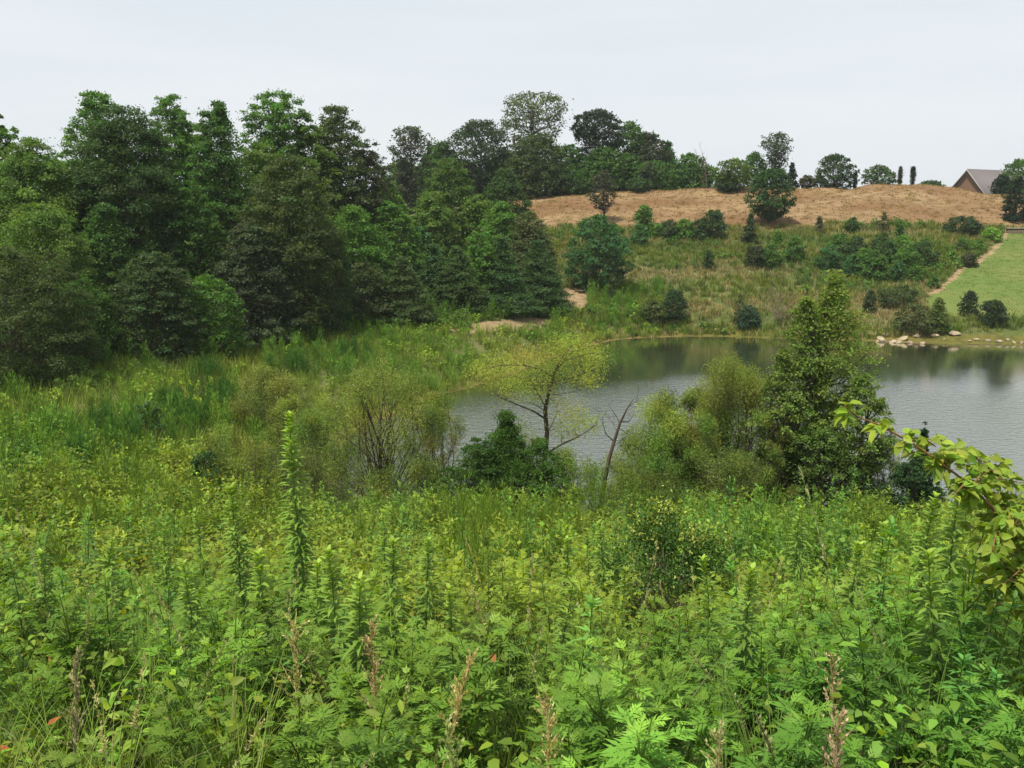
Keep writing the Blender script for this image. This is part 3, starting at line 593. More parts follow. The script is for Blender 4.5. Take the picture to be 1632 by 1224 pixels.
# ------------------------------------------------------------------ rocks along the shore
rocks = [(1388, 533, 15, 7, 0), (1405, 541, 20, 9, .5), (1411, 534, 16, 6, 0), (1423, 545, 14, 7, 0), (1440, 540, 22, 8, -.3), (1432, 547, 12, 6, 0), (1461, 536, 14, 7, 0), (1490, 534, 14, 5, 0),
         (1521, 532, 22, 8, .1), (1470, 549, 9, 6, 0), (1556, 541, 12, 4, 0), (1574, 543, 11, 5, 0), (1592, 544, 13, 5, 0), (1605, 542, 10, 5, 0), (1616, 546, 9, 5, .6), (1628, 546, 10, 6, 0), (1374, 532, 8, 5, 0),
         (1143, 525, 11, 4, 0), (1450, 546, 12, 5, .2), (1545, 544, 8, 4, 0), (1505, 541, 8, 4, 0), (1399, 547, 8, 4, 0)]
rlab = ['pale rock at the left start of the shore stones, beside the tall tree top', 'long tan slab tilted down into the water', 'flat pale rock lying behind the tilted slab', 'grey brown rock right of the tilted slab', 'pale pointed rock leaning the other way from the slab',
        'small low rock between the slab and the pointed rock', 'small grey rock behind the pointed rock', 'flat whitish rock alone right of the grey rock', 'largest pale block of the stones at right', 'small orange tan stone out in the shallows', 'thin pale stone right of the largest block',
        'flat stone second right of the largest block', 'longer flat stone near the right edge', 'small stone touching the longer flat stone', 'stone tipped on edge near the right border', 'last stone cut by the right border', 'tiny stone at the very left of the shore line',
        'lone pale stone on the far bank left of the waterside bush', 'low stone at the foot of the pointed rock', 'tiny stone just left of the thin pale stone', 'tiny stone below the largest block', 'tiny stone at the water edge left of the slab']
for i, (u, v, wp, hp, tl) in enumerate(rocks):
    rs = np.random.RandomState(300 + i); Y = hit(u, v + hp * .3, 50)
    if pond_sd(np.array([at(u, v, Y)[0]]), np.array([Y]))[0] < -.8: Y += 1.2
    X = at(u, v, Y)[0]; w = .85 * wp / FPX * Y; h = .72 * hp / FPX * Y
    import bmesh
    bm = bmesh.new(); bmesh.ops.create_icosphere(bm, subdivisions=3, radius=.5)
    pl = norm(rs.normal(size=(9, 3))); dd = rs.uniform(.30, .44, 9)
    vv = np.array([list(x.co) for x in bm.verts])
    for p_, d_ in zip(pl, dd): s_ = vv @ p_; vv = vv - np.maximum(s_ - d_, 0)[:, None] * p_
    vv = vv + (vnoise(vv[:, 0] * 5 + i, vv[:, 1] * 5 + vv[:, 2] * 3, i)[:, None] - .5) * .05
    vv = vv * np.array([w * 1.15, w * .8, h * 1.5]); c, s_ = math.cos(tl), math.sin(tl)
    vv = np.stack([vv[:, 0] * c + vv[:, 2] * s_, vv[:, 1], -vv[:, 0] * s_ + vv[:, 2] * c], 1)
    fc = np.array([[x.index for x in f.verts] for f in bm.faces]); bm.free()
    mb = MB(); tn = rs.uniform(.75, 1.25); mb.add(vv, t=fc, c=(tn, tn * rs.uniform(.9, 1), tn * rs.uniform(.8, .95)))
    o = obj('rock', mb, M_ROCK); o.location = (X, Y, max(H(X, Y), 0) + h * .35); o.rotation_euler = (0, 0, rs.uniform(-.5, .5)); tag(o, rlab[i], 'rock', 'stones along the far shore')

# ------------------------------------------------------------------ house behind the bank
def house():
    P = at(1541, 300, 190); base = H(P[0], 190)
    hz = 11.8 - base                                       # eaves
    rz = 16.2 - base
    root = empty('brick_house', (P[0], 190, base), R(35)); tag(root, 'brown brick house with a grey shingled gable roof behind the straw bank', 'house')
    L, Wd = 18.0, 7.4
    mw = rough_mat('brown_brick', (.13, .07, .042), (.21, .12, .075), 14, .4); mr = rough_mat('roof_shingles', (.10, .088, .092), (.17, .15, .155), 9, .5, stretch=(.4, 1, 3)); mt = rough_mat('grey_trim', (.28, .27, .26), (.36, .35, .33), 4, .05)
    mb = MB(); a = Wd / 2
    v = [(0, -a, -1), (L, -a, -1), (L, a, -1), (0, a, -1), (0, -a, hz), (L, -a, hz), (L, a, hz), (0, a, hz), (0, 0, rz), (L, 0, rz)]
    mb.add(v, q=[(0, 1, 5, 4), (2, 3, 7, 6), (1, 2, 6, 5), (3, 0, 4, 7)], t=[(4, 8, 7), (5, 6, 9)]); wall = obj('wall', mb, mw, root)
    sl = (rz - hz) / a; oh = .5; t_ = .16
    mb = MB()
    for s in (-1, 1):
        e = a + oh; ez = hz - oh * sl
        v = [(-.6, s * e, ez + .03), (L + .6, s * e, ez + .03), (L + .6, 0, rz + .03), (-.6, 0, rz + .03)]
        v2 = [(x, y, z + t_) for x, y, z in v]; mb.add(v + v2, q=[(0, 1, 2, 3), (7, 6, 5, 4), (0, 4, 5, 1), (2, 6, 7, 3), (1, 5, 6, 2), (3, 7, 4, 0)])
    roof = obj('roof', mb, mr, root)
    mb = MB()
    for s in (-1, 1):                                      # rake boards and gutters
        e = a + oh + .02; ez = hz - oh * sl
        p = [(-.66, s * e, ez - .16), (-.66, 0, rz - .16), (-.61, 0, rz - .16), (-.61, s * e, ez - .16)]; p2 = [(x, y, z + .30) for x, y, z in p]
        mb.add(p + p2, q=[(0, 1, 2, 3), (7, 6, 5, 4), (0, 4, 5, 1), (2, 6, 7, 3), (1, 5, 6, 2), (3, 7, 4, 0)])
        y0, y1 = sorted((s * e, s * (e + .12))); p = [(-.6, y0, ez - .02), (L + .6, y0, ez - .02), (L + .6, y1, ez - .02), (-.6, y1, ez - .02)]; p2 = [(x, y, z + .2) for x, y, z in p]
        mb.add(p + p2, q=[(0, 1, 2, 3), (7, 6, 5, 4), (0, 4, 5, 1), (2, 6, 7, 3), (1, 5, 6, 2), (3, 7, 4, 0)])
    obj('fascia', mb, mt, roof)
    mb = MB(); tube(mb, [(9, -1.6, rz - 2), (9, -1.6, rz + .35)], .12, 8); obj('vent_pipe', mb, mt, roof)
    for xx in (3.5, 8.5, 13.5):
        mb = MB(); y = -a - .03
        for x0, x1, z0, z1 in ((xx - .75, xx + .75, .9, 1.0), (xx - .75, xx + .75, 2.5, 2.6), (xx - .75, xx - .65, 1.0, 2.5), (xx + .65, xx + .75, 1.0, 2.5)):
            p = [(x0, y - .05, z0), (x1, y - .05, z0), (x1, y + .02, z0), (x0, y + .02, z0)]; p2 = [(a_, b_, z1) for a_, b_, _ in p]
            mb.add(p + p2, q=[(0, 1, 5, 4), (1, 2, 6, 5), (2, 3, 7, 6), (3, 0, 4, 7), (4, 5, 6, 7), (3, 2, 1, 0)])
        w_ = obj('window', mb, mt, root); mb = MB(); mb.add([(xx - .65, y, 1), (xx + .65, y, 1), (xx + .65, y, 2.5), (xx - .65, y, 2.5)], q=[(0, 1, 2, 3)]); obj('pane', mb, rough_mat('dark_glass', (.02, .025, .03), (.03, .035, .04), 1, 0, .1), w_)
house()
def wall():
    Y = 92.0; P = at(1606, 368, Y); root = empty('low_wall', (P[0], Y, H(P[0], Y)), R(-4)); tag(root, 'low brown retaining wall at the top corner of the lawn', 'wall')
    m = rough_mat('brown_blocks', (.075, .055, .04), (.13, .10, .07), 6, .6); m2 = rough_mat('pale_cap', (.20, .19, .13), (.28, .27, .19), 6, .3)
    def bx(mb, a, b):
        x0, y0, z0 = a; x1, y1, z1 = b
        mb.add([(x0, y0, z0), (x1, y0, z0), (x1, y1, z0), (x0, y1, z0), (x0, y0, z1), (x1, y0, z1), (x1, y1, z1), (x0, y1, z1)], q=[(3, 2, 1, 0), (4, 5, 6, 7), (0, 1, 5, 4), (1, 2, 6, 5), (2, 3, 7, 6), (3, 0, 4, 7)])
    mb = MB(); bx(mb, (0, 0, -.6), (7, .4, .42)); obj('blocks', mb, m, root); mb = MB(); bx(mb, (-.05, -.05, .423), (7.05, .45, .52)); obj('cap', mb, m2, root)
wall()

# ------------------------------------------------------------------ weeds, grasses and tall stalks
def C3(*a): return np.array(a)
def t_ragweed(rs, h, big=False, col=(.085, .19, .045)):
    """branching weed with deeply cut leaves"""
    m = MB(); col = np.array(col); lean = rs.normal(size=2) * .08
    def stem_pts(p, d, L, n=5):
        q = [p]; d = norm(np.array(d, float))
        for i in range(n): d = norm(d + rs.normal(size=3) * .07 + np.array([0, 0, .05])); q.append(q[-1] + d * L / n)
        return np.array(q)
    def leafset(P, D, L, cl):
        nl = 4 if big else 7
        D = norm(D); b = norm(np.cross(D, rs.normal(size=3) * .3 + np.array([0, 0, 1]))); nn = norm(np.cross(b, D))
        if nn[2] < 0: nn = -nn
        base = []; dirs = []; ln = []; nr = []
        for k in range((nl - 1) // 2):
            f = .18 + .62 * k / max(1, (nl - 1) // 2 - .5); l = L * (.62 - .38 * abs(f - .38) * 1.6)
            for s_ in (-1, 1): base.append(P + D * L * f * .8 - np.array([0, 0, 1]) * L * .18 * f * f); dirs.append(D * .75 + b * s_ * .9 - nn * .12); ln.append(l); nr.append(nn)
        base += [P, P + D * L * .42]; dirs += [D, D - nn * .2]; ln += [L * .6, L * .66]; nr += [nn, nn]
        ln = np.array(ln); leaves(m, np.array(base), np.array(dirs), np.array(nr), ln, ln * (.36 if big else .27), cl * rs.uniform(.8, 1.25), fold=.06)
    def shoot(p, d, L, r, nn_, Lf, sub):
        pts = stem_pts(p, d, L); tube(m, pts, np.linspace(r, r * .4, len(pts)), 3, col * np.array([1.1, .85, .9]))
        ph = rs.uniform(0, 6.28)
        for i in range(nn_):
            f = (i + .6) / nn_; P = np.array([np.interp(f * 5, range(6), pts[:, k]) for k in range(3)]); ph += 1.57
            top = f > .82
            for s_ in (0, math.pi):
                a = ph + s_ + rs.normal() * .25
                D = np.array([math.cos(a), math.sin(a), (.9 if top else .25) + rs.normal() * .15]); lf = Lf * (.45 + .75 * math.sin(math.pi * min(1, f * .85 + .12))) * rs.uniform(.8, 1.15)
                leafset(P + norm(D) * lf * .15, D, lf, col * (1.25 if top else 1) * np.array([1.15 if top else 1, 1, 1]))
            if sub and .25 < f < .85 and rs.rand() < .8:
                a = ph + rs.normal() * .4; shoot(P, (math.cos(a), math.sin(a), 1.1), L * (.42 - .22 * f) * rs.uniform(.8, 1.2), r * .6, 4 if not big else 3, Lf * .8, False)
    shoot(np.zeros(3), (lean[0], lean[1], 1), h, .006, 17 if not big else 8, .098 if not big else .17, True)
    return m.arrays()
def t_stalk(rs, h, n, L, Wd, col=(.06, .15, .035), tipc=(.16, .30, .06), mb=None, sm=None, kind=8, bare_low=.12, up=.55):
    """unbranched stalk clothed in narrow leaves (tall goldenrod / horseweed habit)"""
    m = mb or MB(); st = sm or m
    z = np.linspace(0, h, 9); b = np.cumsum(rs.normal(size=(9, 2)) * .008 * h, 0); b[0] = 0; pts = np.stack([b[:, 0], b[:, 1], z], 1)
    tube(st, pts, np.linspace(.007, .0025, 9) * (h / 1.5) ** .5, 4, np.array(col) * np.array([1.3, .95, .9]))
    f = np.sort(rs.uniform(bare_low, 1, n)); ph = np.arange(n) * 2.4 + rs.normal(size=n) * .3
    P = np.stack([np.interp(f * h, z, pts[:, k]) for k in range(3)], 1)
    el = up * .3 + up * 1.6 * np.clip((f - .75) / .25, 0, 1) ** 1.2 + rs.normal(size=n) * .15
    D = np.stack([np.cos(ph), np.sin(ph), el], 1); ln = L * (1 - .62 * np.clip((f - .6) / .4, 0, 1) ** 1.3) * rs.uniform(.75, 1.2, n)
    c = np.array(col) * (1 - f[:, None] ** 3) + np.array(tipc) * f[:, None] ** 3; c = c * rs.uniform(.75, 1.25, (n, 1))
    leaves(m, P, D, np.broadcast_to([0, 0, 1.0], (n, 3)) + rs.normal(size=(n, 3)) * .15, ln, Wd * rs.uniform(.8, 1.2, n), c, kind=kind)
    return m.arrays() if mb is None else None
def t_broad(rs, h, n=90, L=.06, Wd=.035, col=(.12, .20, .035), red=.0, spread=.45, stems=5):
    """bushy broad-leaved weed / bramble"""
    m = MB()
    for s in range(stems):
        a = rs.uniform(0, 6.28); d = np.array([math.cos(a) * spread, math.sin(a) * spread, 1]); p = np.zeros(3); pts = [p]
        for i in range(5): d = norm(d + rs.normal(size=3) * .16 + np.array([0, 0, -.03])); p = p + d * h / 5 * rs.uniform(.8, 1.1); pts.append(p)
        pts = np.array(pts); tube(m, pts, np.linspace(.005, .0015, 6), 3, (.12, .10, .04)); k = n // stems
        f = rs.uniform(.15, 1, k) ** .8 * 5; P = np.stack([np.interp(f, range(6), pts[:, j]) for j in range(3)], 1) + rs.normal(size=(k, 3)) * .045
        D = rs.normal(size=(k, 3)) * np.array([1, 1, .4]) + np.array([0, 0, .1]); c = np.array(col) * rs.uniform(.65, 1.35, (k, 1)) * (1 + rs.normal(size=(k, 3)) * np.array([.14, .04, .2]))
        c = np.where(rs.rand(k, 1) < red, np.array([.30, .10, .03]) * rs.uniform(.6, 1.2, (k, 1)), c)
        leaves(m, P, D, np.array([0, 0, 1.0]) + rs.normal(size=(k, 3)) * .5, L * rs.uniform(.6, 1.3, k), Wd * rs.uniform(.7, 1.3, k), c, kind=8)
    return m.arrays()
def t_grass(rs, h, n=26, Wd=.006, spread=.16, col=(.15, .215, .035), bend=.5, dry=.15, seg=3, up=1.0):
    m = MB(); a = rs.uniform(0, 6.28, n); r0 = rs.uniform(0, spread, n); ln = h * rs.uniform(.55, 1.1, n)
    dx = np.cos(a); dy = np.sin(a); b2 = bend * rs.uniform(.2, 1.2, n)
    V = []; w = np.stack([-dy, dx, np.zeros(n)], 1)
    for i in range(seg + 1):
        f = i / seg; x = r0 + ln * f * f * b2; z = ln * (f - .35 * b2 * f * f) * up; P = np.stack([x * dx, x * dy, z], 1); ww = (w * Wd / 2 * (1 - f ** 1.5 * .92)); V += [P - ww, P + ww]
    V = np.stack(V, 1); k = 2 * (seg + 1); c = np.array(col) * rs.uniform(.7, 1.3, (n, 1)); c = np.where(rs.rand(n, 1) < dry, np.array([.26, .22, .10]) * rs.uniform(.7, 1.2, (n, 1)), c)
    o = (np.arange(n) * k)[:, None]; q = np.concatenate([o + np.array([[2 * i, 2 * i + 1, 2 * i + 3, 2 * i + 2]]) for i in range(seg)])
    m.add(V.reshape(-1, 3), q=q, c=np.repeat(c, k, 0)); return m.arrays()
def t_plume(rs, h, n=150, L=.16, Wd=.006, r=.09, col=(.11, .18, .025), stems=3):
    """feathery upright plant: thread leaves held close round upright stems"""
    m = MB()
    for s in range(stems):
        x0, y0 = rs.normal(size=2) * .10 * (stems > 1); hh = h * rs.uniform(.7, 1.05); lx, ly = rs.normal(size=2) * .05
        tube(m, [(x0, y0, 0), (x0 + lx * hh * .5, y0 + ly * hh * .5, hh * .5), (x0 + lx * hh, y0 + ly * hh, hh)], [.006, .004, .002], 3, np.array(col) * .8)
        k = n // stems; f = rs.uniform(.12, 1, k); ph = rs.uniform(0, 6.28, k); rr = r * (1 - .6 * f) * rs.rand(k)
        P = np.stack([x0 + lx * hh * f + rr * np.cos(ph), y0 + ly * hh * f + rr * np.sin(ph), hh * f * .96], 1)
        D = np.stack([np.cos(ph) * .45, np.sin(ph) * .45, np.ones(k) * rs.uniform(.7, 1.6, k)], 1)
        c = np.array(col) * rs.uniform(.65, 1.3, (k, 1)) * (.85 + .4 * f[:, None])
        leaves(m, P, D, rs.normal(size=(k, 3)), L * (1.15 - .6 * f) * rs.uniform(.7, 1.2, k), Wd, c, fold=.05)
    return m.arrays()
def t_seed(rs, h, col=(.36, .33, .16), n=60):
    """grass stalk with a pale seed head"""
    m = MB(); a = rs.uniform(0, 6.28); b = rs.uniform(.05, .3); f = np.linspace(0, 1, 6); pts = np.stack([h * b * f ** 2.2 * math.cos(a), h * b * f ** 2.2 * math.sin(a), h * f * (1 - .12 * b * f)], 1)
    tube(m, pts, np.linspace(.0025, .0012, 6), 3, (.14, .17, .05)); g = rs.uniform(.7, 1, n); P = np.stack([np.interp(g, f, pts[:, k]) for k in range(3)], 1)
    leaves(m, P, rs.normal(size=(n, 3)) * .5 + np.array([0, 0, 1.2]), rs.normal(size=(n, 3)), .022, .007, np.array(col) * rs.uniform(.7, 1.2, (n, 1)))
    return m.arrays()
def cloud(rs, n, amin, amax, y0, y1, pw=1.0):
    y = (y0 ** (pw + 1) + rs.rand(n) * (y1 ** (pw + 1) - y0 ** (pw + 1))) ** (1 / (pw + 1)); a = rs.uniform(amin, amax, n); return a * y, y
def scatter(name, templates, x, y, rs, smin=.8, smax=1.2, mat=None, tilt=.10, tintv=.14, warm=.10, zmul=None, label=None, mbx=None):
    z = height(x, y); ok = pond_sd(x, y) > .15; x, y, z = x[ok], y[ok], z[ok]; zm = None if zmul is None else zmul(x, y)
    mb = mbx or MB(); k = rs.randint(0, len(templates), len(x)); rz = rs.uniform(0, 6.28, len(x)); sc = rs.uniform(smin, smax, len(x))
    tn = (1 + rs.normal(size=(len(x), 1)) * tintv) * (1 + (fbm(x, y, 4, 51)[:, None] - .5) * np.array([[warm * 6, warm * 1.5, 0]])); tn = np.clip(tn, .5, 1.8)
    tl = rs.normal(size=(len(x), 2)) * tilt
    s3 = np.stack([sc, sc, sc * (1 if zm is None else zm)], 1)
    for i, tp in enumerate(templates):
        q = k == i; stamp(mb, tp, np.stack([x[q], y[q], z[q] - .02], 1), rz[q], s3[q], tn[q], tl[q])
    if mbx is None:
        o = obj(name, mb, mat or M_WEED); tag(o, kind='stuff'); return o
rs = np.random.RandomState(11)
# --- foreground slope, 1.5 to 10 m
A = .88
rag = [t_ragweed(rs, rs.uniform(.75, 1.05), col=C3(.135, .225, .028) * rs.uniform(.85, 1.2)) for _ in range(8)]
ragf = [t_ragweed(rs, rs.uniform(.75, 1.1), big=True, col=C3(.14, .225, .026) * rs.uniform(.85, 1.2)) for _ in range(5)]
brd = [t_broad(rs, rs.uniform(.6, .95), 150, .054, .030, C3(.17, .235, .026) * rs.uniform(.8, 1.15), red=rs.choice([0, .0, .035])) for _ in range(6)]
brf = [t_broad(rs, rs.uniform(.7, 1.1), 100, .085, .05, C3(.155, .228, .026) * rs.uniform(.8, 1.15), red=.003) for _ in range(5)]
stk = [t_stalk(rs, rs.uniform(.8, 1.15), 75, .11, .017, col=C3(.105, .19, .028)) for _ in range(5)]
stf = [t_stalk(rs, rs.uniform(.9, 1.25), 50, .15, .03, kind=4) for _ in range(4)]
gr = [t_grass(rs, rs.uniform(.6, .95), 34, .006, .12) for _ in range(5)]
plm = [t_plume(rs, rs.uniform(.9, 1.3), 330, .13, .004, .07) for _ in range(4)]
sd_ = [t_seed(rs, rs.uniform(.8, 1.25), col=(.42, .37, .17)) for _ in range(4)]
def species(x, y, seed): return fbm(x, y, 1.6, seed)
def near(n, fn, y0=1.7, y1=10.0, pw=.9):
    n = int(n * 1.12)
    x, y = cloud(rs, n, -A, A, y0, y1, pw); x = np.where(y < 3, x * 1.25, x); k = fn(x, y) > rs.rand(len(x)); return x[k], y[k]
aa = lambda x, y: x / np.maximum(y, .1)
zlow = lambda x, y: .34 + .66 * ss(1.6, 4.2, y) + .28 * ss(.3, .48, aa(x, y)) * ss(3.2, 4.5, y) * ss(8.5, 6.5, y) + .75 * (fbm(x, y, 1.0, 77) - .5)
hollow = lambda x, y: 1 - .97 * ss(.062, .03, np.abs(x / np.maximum(y, 1) - .168)) * ss(5.9, 6.5, y) * ss(9.0, 8.6, y)
x, y = near(1000, lambda x, y: hollow(x, y) * (.10 + .75 * ss(.44, .56, species(x, y, 1) + .10 * (aa(x, y) + .1)))); scatter('ragweed', rag, x, y, rs, zmul=zlow, tintv=.20, warm=.16)
x, y = near(620, lambda x, y: hollow(x, y) * (.12 + .8 * ss(-.05, -.35, aa(x, y)) * ss(3.2, 5, y) + .5 * ss(.5, .62, species(x, y, 2)))); scatter('bramble_weeds', brd, x, y, rs, zmul=zlow, tintv=.20, warm=.16)
x, y = near(420, lambda x, y: hollow(x, y) * (.15 + .6 * ss(.48, .6, species(x, y, 3)))); scatter("leafy_weed_stalks", stk, x, y, rs, zmul=zlow, tintv=.20, warm=.16)
x, y = near(1150, lambda x, y: hollow(x, y) * (.4 + .6 * ss(.45, .6, species(x, y, 4)))); scatter("meadow_grass", gr, x, y, rs, mat=M_GRASS, zmul=zlow)
x, y = near(300, lambda x, y: .7 + 0 * x, 2.0, 9); scatter('seed_heads', sd_, x, y, rs, mat=M_GRASS, zmul=zlow)
# --- middle of the near slope, 10 to 26 m
def mid(n, fn, y0=9.5, y1=26.5):
    n = int(n * 1.12)
    x, y = cloud(rs, n, -A, A, y0, y1, 1.0); k = fn(x, y) > rs.rand(len(x)); return x[k], y[k]
zmid = lambda x, y: .45 + 1.15 * fbm(x, y, 2.0, 133)
x, y = mid(2600, lambda x, y: .25 + .7 * ss(.42, .58, fbm(x, y, 3, 1))); scatter('far_ragweed', ragf, x, y, rs, zmul=zmid, tintv=.2, warm=.16)
x, y = mid(2600, lambda x, y: .25 + .6 * ss(-.1, -.4, aa(x, y)) + .4 * ss(.48, .6, fbm(x, y, 3, 2))); scatter('far_bramble_weeds', brf, x, y, rs, zmul=zmid, tintv=.2, warm=.16)
x, y = mid(1300, lambda x, y: .3 + .6 * ss(.5, .6, fbm(x, y, 3, 3))); scatter('far_leafy_stalks', stf, x, y, rs, zmul=zmid)
plf = [t_plume(rs, rs.uniform(1.1, 1.5), 200, .2, .011, .10) for _ in range(4)]
x, y = mid(1500, lambda x, y: .10 + .85 * ss(.52, .62, fbm(x, y, 3.5, 9)) + .6 * np.exp(-((aa(x, y) + .02) / .05) ** 2)); scatter('feathery_weeds', plf, x, y, rs, zmul=zmid)
# --- embankment and its crest, left meadow
AL, AR = -.80, .2
def bank(n, fn, y0=24, y1=76, amin=-.80, amax=.16):
    x, y = cloud(rs, n, amin, amax, y0, y1, .9); s = pond_sd(x, y); k = (s > .1) & (zones(x, y) == 0) & (y < crest_y(x) + 3.0) & (fn(x, y) > rs.rand(len(x))); return x[k], y[k]
_cp = np.array([(-.75, 33), (-.545, 35), (-.437, 40), (-.29, 49.5), (-.117, 59), (.056, 70), (.12, 74), (.3, 78)])
def crest_y(x):
    x = np.asarray(x); pts = np.array([(a * yy, yy) for a, yy in _cp]); return np.interp(x, pts[:, 0], pts[:, 1])
tuft = [t_grass(rs, rs.uniform(.5, .9), 22, .022, .22, C3(.165, .235, .032) * rs.uniform(.85, 1.15), bend=.45, seg=2, dry=.12) for _ in range(5)]
lowb = [t_broad(rs, rs.uniform(.4, .7), 60, .13, .09, C3(.17, .26, .03) * rs.uniform(.8, 1.2), red=.003) for _ in range(4)]
plb = [t_plume(rs, rs.uniform(1.1, 1.7), 120, .3, .026, .16, C3(.105, .205, .026), stems=4) for _ in range(5)]
x, y = bank(17000, lambda x, y: .85 + 0 * x); scatter('bank_grass', tuft, x, y, rs, mat=M_GRASS, zmul=lambda x, y: .55 + .9 * fbm(x, y, 5, 88), warm=.10)
x, y = bank(3800, lambda x, y: .2 + .8 * ss(.5, .6, fbm(x, y, 5, 31))); scatter('bank_weeds', lowb, x, y, rs, warm=.14)
x, y = bank(5200, lambda x, y: .9 * ss(.50, .60, fbm(x, y, 4.5, 41)) + .5 * np.exp(-((y - crest_y(x)) / 2.0) ** 2) + .03); scatter('bank_feathery_weeds', plb, x, y, rs, mat=M_GRASS, zmul=lambda x, y: .65 + .6 * fbm(x, y, 3, 61), warm=.05)
# --- far slope between the pond and the straw bank
tf = [t_grass(rs, rs.uniform(.4, .7), 14, .05, .3, (.125, .17, .03), bend=.5, seg=2, dry=.1) for _ in range(4)]
td = [t_grass(rs, rs.uniform(.35, .6), 14, .045, .3, (.34, .265, .14), bend=.5, seg=2, dry=.5) for _ in range(4)]
lf_ = [t_broad(rs, rs.uniform(.3, .6), 40, .20, .14, (.075, .15, .03), red=0) for _ in range(4)]
def slope(n, fn):
    x, y = cloud(rs, n, -.02, .70, 64, 97, .6); k = (zones(x, y) == 0) & (pond_sd(x, y) > .1) & (fn(x, y) > rs.rand(len(x))); return x[k], y[k]
def dryf(x, y):
    d = ss(.47, .57, fbm(x, y * 2.2, 9, 71)); g = lambda u, v, ru, rv: np.exp(-((x - at(u, v, hit(u, v))[0]) / ru) ** 2 - ((y - hit(u, v)) / rv) ** 2)
    return np.clip(d * .45 + 1.2 * g(1130, 437, 9, 1.8) + 1.1 * g(1120, 495, 7, 2.4) + .9 * g(1390, 500, 6, 3) + .5 * g(1280, 372, 14, 1.5), 0, 1)
x, y = slope(15000, lambda x, y: 1 - .95 * dryf(x, y)); scatter('slope_grass', tf, x, y, rs, mat=M_GRASS, warm=.14)
x, y = slope(14000, dryf); scatter('dry_slope_grass', td, x, y, rs, mat=M_GRASS, warm=.05)
x, y = slope(3500, lambda x, y: .8 * ss(.52, .62, fbm(x, y * 2, 7, 72)) * (1 - dryf(x, y))); scatter('slope_weeds', lf_, x, y, rs, warm=.1)
x = rs.uniform(33, 75, 16000); y = rs.uniform(66, 94.5, 16000); k = zones(x, y) == 2; tl_ = [t_grass(rs, .07, 12, .03, .4, (.092, .142, .028), bend=.8, seg=1, dry=.03) for _ in range(3)]
scatter('lawn_grass', tl_, x[k], y[k], rs, mat=M_GRASS, warm=.05, tintv=.08)
# straw tufts and weeds on the bank of straw
x, y = cloud(rs, 5000, -.03, .72, 94, 108, .3); k = zones(x, y) == 1; ts = [t_grass(rs, .22, 10, .05, .35, (.30, .20, .10), bend=.9, seg=2, dry=.15) for _ in range(3)]
scatter('straw', ts, x[k], y[k], rs, mat=M_GRASS, warm=.04)

# ------------------------------------------------------------------ willows, saplings and shrubs at the near waterside
def thicket(rs, h, w, kind='oval', n=46, leaf=(.085, .018), lai=1.0, col=(.10, .15, .04), base=.18, cs=.085, nbase=5, bark=(1, 1, 1), flat=1.3, droop=.35, low=.3, depth=1.0):
    """many stems rising from one stool, thin arching twigs, narrow leaves hanging off them"""
    st = MB(); fo = MB(); t = rs.rand(n) ** .85; ph = rs.uniform(0, 6.283, n)
    w = w * 1.18; rr = w / 2 * prof(kind, t) * rs.rand(n) ** .4; z = h * (base + (1 - base) * t) * .97
    T = np.stack([rr * np.cos(ph), rr * np.sin(ph) * depth, z], 1); bs = rs.normal(size=(nbase, 2)) * .10 * w * .4; bi = rs.randint(0, nbase, n)
    R_ = cs * w * rs.uniform(.7, 1.4, n); tot = int(lai * w * h * 1.6 / (leaf[0] * leaf[1] * .55)); cnt = np.maximum(8, (tot * R_ ** 2 / (R_ ** 2).sum())).astype(int)
    for i in range(n):
        b = np.array([bs[bi[i], 0], bs[bi[i], 1], -.15]); e = T[i]; mid = b * .45 + e * .55; mid[:2] = b[:2] * .55 + e[:2] * .45 + rs.normal(size=2) * .07 * w; q = b * .8 + e * .2; q[:2] = b[:2] * .85 + e[:2] * .15
        r0 = .006 + .010 * h / 4 * rs.uniform(.6, 1.6); pts = np.array([b, q, mid, mid * .35 + e * .65 + rs.normal(size=3) * .05, e, e + (e - mid) * .15 + rs.normal(size=3) * .06])
        tube(st, pts, [r0 * 1.4, r0 * 1.2, r0 * .8, r0 * .5, r0 * .28, r0 * .1], 4, bark)
        for j in range(5):                                 # side twigs
            f = rs.uniform(.45, 1); p = mid * (1 - f) + e * f; d = norm(rs.normal(size=3) * .8 + np.array([0, 0, .6])); tube(st, [p, p + d * R_[i] * .6, p + d * R_[i] * 1.1 + np.array([0, 0, .05])], [r0 * .3, r0 * .2, r0 * .08], 3, bark)
    idx = np.repeat(np.arange(n), cnt); m = len(idx); u = norm(rs.normal(size=(m, 3)))
    P = T[idx] + u * (R_[idx] * rs.rand(m) ** .6)[:, None] * np.array([1, 1, flat])
    # inner leaves strung on the stems
    nf = int(m * low); ii = rs.randint(0, n, nf); f = rs.uniform(.25, .95, nf)[:, None]; Pf = T[ii] * f * np.array([1, 1, 1]) + rs.normal(size=(nf, 3)) * .12; P = np.concatenate([P, Pf]); m += nf
    u = np.concatenate([u, norm(rs.normal(size=(nf, 3)))]); k = np.concatenate([idx, ii])
    d = norm(u * .8 + rs.normal(size=(m, 3)) * .6 - np.array([0, 0, droop])); cc = np.array(col) * (1 + rs.normal(size=(n, 1)) * .22) * (1 + rs.normal(size=(n, 3)) * np.array([.12, .03, .1]))
    c = cc[k] * (1 + rs.normal(size=(m, 1)) * .22)
    leaves(fo, P, d, rs.normal(size=(m, 3)) + np.array([0, 0, .8]), leaf[0] * rs.uniform(.6, 1.3, m), leaf[1] * rs.uniform(.7, 1.3, m), np.clip(c, .01, 1), fold=.05)
    return st, fo
